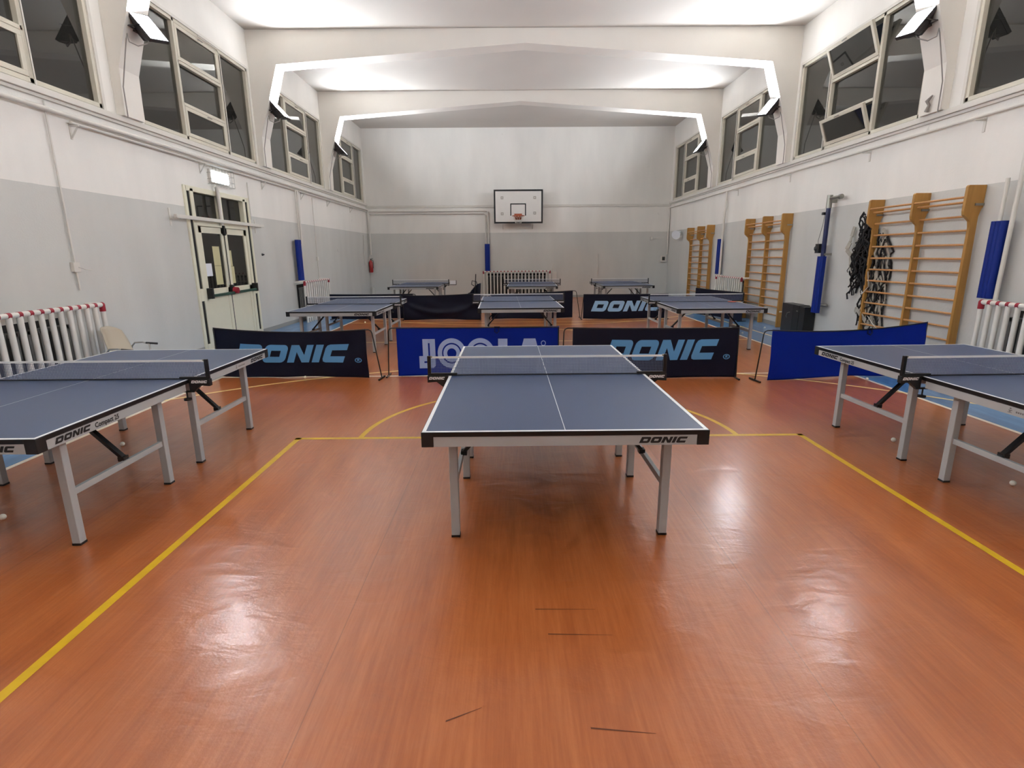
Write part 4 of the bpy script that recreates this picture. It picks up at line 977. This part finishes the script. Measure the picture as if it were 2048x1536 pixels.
# ================================================================== BASKETBALL BOARD
bx, bz0, bz1, by = 0.345, 2.88, 4.12, YF - 0.42
k_ = (by / YF)
t = thing('basketball_backboard', 'white basketball backboard with black border on the far wall', 'backboard', (bx, YF, bz0), world=True)
x0, x1 = bx - 0.94 * k_ + 0.0, bx + 0.94 * k_
z0, z1 = 2.857, 4.065
m = MB(); m.box(x0, x1, by, by + 0.03, z0, z1); m.build('board', 'board_white', t)
m = MB(); e = 0.05; ff = by - 0.004
m.box(x0 - 0.01, x1 + 0.01, ff, by + 0.032, z1 - e, z1 + 0.01); m.box(x0 - 0.01, x1 + 0.01, ff, by + 0.032, z0 - 0.01, z0 + e); m.box(x0 - 0.01, x0 + e, ff, by + 0.032, z0 + e, z1 - e); m.box(x1 - e, x1 + 0.01, ff, by + 0.032, z0 + e, z1 - e)
m.build('border', 'black_plastic', t)
m = MB(); a0, a1, c0, c1, e = bx - 0.31, bx + 0.29, 3.13, 3.575, 0.04
m.box(a0, a1, ff, by, c1 - e, c1); m.box(a0, a0 + e, ff, by, c0, c1 - e); m.box(a1 - e, a1, ff, by, c0, c1 - e); m.build('target_square', 'black_plastic', t)
m = MB()
for (px, pz) in ((-0.62, 3.78), (0.62, 3.78), (-0.62, 3.20), (0.62, 3.22)):
    for (q0, q1, w0, w1) in ((-0.05, 0.05, 0.02, 0.05), (-0.05, 0.05, -0.05, -0.02), (-0.05, -0.02, -0.02, 0.02), (0.02, 0.05, -0.02, 0.02)): m.box(bx + px + q0, bx + px + q1, ff + 0.001, by, pz + w0, pz + w1)
m.build('bolt_marks', 'board_grey', t)
m = MB()
for px in (-0.6, 0.55): m.bar((bx + px, by + 0.03, z0 + 0.25), (bx + px, YF - 0.002, z0 + 0.25), 0.04, 0.04); m.bar((bx + px, by + 0.03, z1 - 0.25), (bx + px, YF - 0.002, z1 - 0.25), 0.04, 0.04); m.bar((bx + px, by + 0.03, z0 - 0.03), (bx + px, YF - 0.02, z0 - 0.19), 0.03, 0.03); m.box(bx + px - 0.02, bx + px + 0.02, by, by + 0.06, z0 - 0.05, z0 + 0.02)
m.build('wall_bracket', 'ledge', t)
hp = MB(); n = 28; hc = (bx - 0.01, by - 0.36, 3.10)
hp.tube([(hc[0] + 0.225 * math.cos(2 * PI * i / n), hc[1] + 0.225 * math.sin(2 * PI * i / n), hc[2]) for i in range(n + 1)], 0.011, 8)
hp.prism([(bx - 0.16, 3.20), (bx + 0.14, 3.20), (bx + 0.11, 2.98), (bx - 0.13, 2.98)], 1, by - 0.03, by - 0.005)
hp.bar((bx - 0.12, by - 0.02, 3.09), (bx - 0.10, by - 0.2, 3.09), 0.03, 0.02); hp.bar((bx + 0.10, by - 0.02, 3.09), (bx + 0.08, by - 0.2, 3.09), 0.03, 0.02); hp.bar((bx, by - 0.02, 2.99), (bx, by - 0.15, 3.08), 0.2, 0.015)
hoop = hp.build('hoop', 'rim', t)
m = MB()
for i in range(12):
    a = 2 * PI * i / 12; b = a + 2 * PI / 24; c_ = a - 2 * PI / 24
    def rp(an, rr, z): return (hc[0] + rr * math.cos(an), hc[1] + rr * math.sin(an), z)
    m.tube([rp(a, 0.22, 3.10), rp(b, 0.17, 3.0), rp(a, 0.13, 2.9), rp(b, 0.11, 2.82)], 0.0035, 4); m.tube([rp(a, 0.22, 3.10), rp(c_, 0.17, 3.0), rp(a, 0.13, 2.9), rp(c_, 0.11, 2.82)], 0.0035, 4)
m.build('hoop_net', 'rope', hoop)

# ================================================================== BLACK CASE BY THE RIGHT WALL
t = thing('equipment_case', 'tall black case standing against the right wall under the volleyball post', 'case', (6.15, 11.5, 0), world=True)
m = MB(); m.box(6.03, XR - 0.015, 11.16, 11.40, 0, 0.60); m.box(6.035, XR - 0.015, 10.95, 11.16, 0, 0.585); m.build('near_half', 'case_black', t, bevel=0.006)
m = MB(); m.box(6.03, XR - 0.015, 11.40, 11.86, 0, 0.605); m.build('far_half', 'case_grey', t, bevel=0.006)
m = MB(); m.tube([(6.03, 11.62, 0.30), (6.0, 11.60, 0.34), (5.995, 11.56, 0.41), (6.03, 11.52, 0.43)], 0.008, 8); m.build('handle', 'steel', t)
m = MB(); m.box(6.026, 6.03, 11.2, 11.26, 0.47, 0.49); m.build('latch', 'steel', t)
m = MB(); m.tube([(XR, 12.05, 0.38), (XR - 0.2, 12.05, 0.38)], 0.012, 8); tag(m.build('wall_peg', 'ledge', off=(XR, 12.05, 0.36)), 'short white peg sticking out of the right wall between bars and black case', 'peg')

# ================================================================== CHAIR
t = thing('armchair', 'beige plastic shell chair with chrome arm at the near left radiator', 'chair', (-4.93, 6.84, 0), math.radians(6))
m = MB(); nx, nz = 16, 12; vs = []
for j in range(nz + 1):
    v = j / nz
    for i in range(nx + 1):
        u = i / nx * 2 - 1
        w = 0.235 * (1 - 0.22 * max(0, v - 0.55) ** 1.3 * 2)
        z = 0.40 + 0.42 * v - 0.05 * abs(u) ** 3 * v * 1.5
        vs.append((-0.17 - 0.10 * v + 0.10 * u * u, u * w, z))
m.add(vs, [(j * (nx + 1) + i, j * (nx + 1) + i + 1, (j + 1) * (nx + 1) + i + 1, (j + 1) * (nx + 1) + i) for j in range(nz) for i in range(nx)], 0, True)
m.build('backrest', 'beige', t, solid=0.008)
m = MB(); vs = []
for j in range(9):
    for i in range(nx + 1):
        u = i / nx * 2 - 1; v = j / 8
        vs.append((-0.18 + 0.42 * v + 0.08 * u * u * (1 - v), u * 0.23, 0.43 - 0.03 * math.sin(PI * v) + 0.03 * u * u))
m.add(vs, [(j * (nx + 1) + i, j * (nx + 1) + i + 1, (j + 1) * (nx + 1) + i + 1, (j + 1) * (nx + 1) + i) for j in range(8) for i in range(nx)], 0, True)
m.build('seat', 'beige', t, solid=0.008)
for s in (-1, 1):
    for x in (-0.17, 0.2):
        MB().tube([(x * 1.1, s * 0.24, 0), (x, s * 0.22, 0.40)], 0.011, 8).build('leg', 'chrome', t)
    MB().tube([(-0.16, s * 0.22, 0.40), (-0.14, s * 0.26, 0.42), (-0.12, s * 0.27, 0.52), (-0.08, s * 0.275, 0.565), (0.02, s * 0.275, 0.57), (0.10, s * 0.275, 0.545), (0.12, s * 0.25, 0.42)], 0.011, 8).build('armrest', 'chrome', t)
    MB().tube([(0.06, s * 0.275, 0.56), (0.20, s * 0.285, 0.545)], 0.014, 8).build('arm_pad', 'case_grey', t)
m = MB(); m.tube([(-0.17, -0.22, 0.4), (-0.17, 0.22, 0.4)], 0.01, 8); m.tube([(0.2, -0.22, 0.4), (0.2, 0.22, 0.4)], 0.01, 8); m.tube([(-0.17, -0.22, 0.4), (0.2, -0.22, 0.4)], 0.01, 8); m.tube([(-0.17, 0.22, 0.4), (0.2, 0.22, 0.4)], 0.01, 8); m.build('seat_rail', 'chrome', t)

# ================================================================== BAT, BALLS, SCORE COUNTER
t = thing('table_tennis_bat', 'red table tennis bat lying on the right table of the middle row', 'bat', (4.27, 10.33, 0.761), math.radians(4))
def disc(r0, r1, z0, z1, mb, mi=0):
    n = 28; ps = [(r0 * math.cos(2 * PI * i / n), r1 * math.sin(2 * PI * i / n)) for i in range(n)]
    mb.prism(ps, 2, z0, z1, mi)
m = MB(); disc(0.079, 0.076, 0.002, 0.008, m); m.prism([(0.07, -0.02), (0.12, -0.013), (0.18, -0.016), (0.18, 0.016), (0.12, 0.013), (0.07, 0.02)], 2, -0.006 + 0.008, 0.014); m.build('blade', 'rung', t)
m = MB(); disc(0.079, 0.076, 0.008, 0.012, m); m.build('red_rubber', 'rubber_red', t)
m = MB(); disc(0.079, 0.076, 0.0, 0.002, m); m.build('black_rubber', 'rubber_black', t)
BALLS = [((-2.89, 7.33), 'white ball at the foot of the left DONIC barrier'), ((-3.35, 3.22), 'white ball at the left edge of the photo under the left table'), ((3.46, 4.56), 'white ball on the floor between the legs of the right table'),
         ((3.67, 3.61), 'white ball nearest the camera under the right table'), ((4.78, 6.95), 'white ball beside the white line in front of the plain blue barrier'), ((5.80, 12.1), 'white ball on the blue floor by the middle climbing bars'),
         ((4.94, 11.27), 'white ball on the blue strip beside the table with the bat'), ((-3.73, 13.71), 'white ball under the left table of the middle row'), ((-3.55, 4.62), 'white ball half hidden behind the leg brace of the left table')]
for (x, y), lb in BALLS:
    m = MB(); m.sphere((x, y, 0.02), 0.02, 18); tag(m.build('table_tennis_ball', 'ball', off=(x, y, 0)), lb, 'ball', 'table tennis balls on the floor')
t = thing('score_counter', 'small flip score counter clipped to the far left table net post', 'score counter', (-1.95, 17.68, 0.74), world=True)
m = MB(); m.box(-1.95, -1.76, 17.68, 17.70, 0.755, 0.875); m.build('cards', 'paper', t)
m = MB(); m.box(-1.955, -1.745, 17.67, 17.71, 0.735, 0.755); m.box(-1.76, -1.745, 17.67, 17.71, 0.755, 0.885); m.build('stand', 'black_plastic', t)
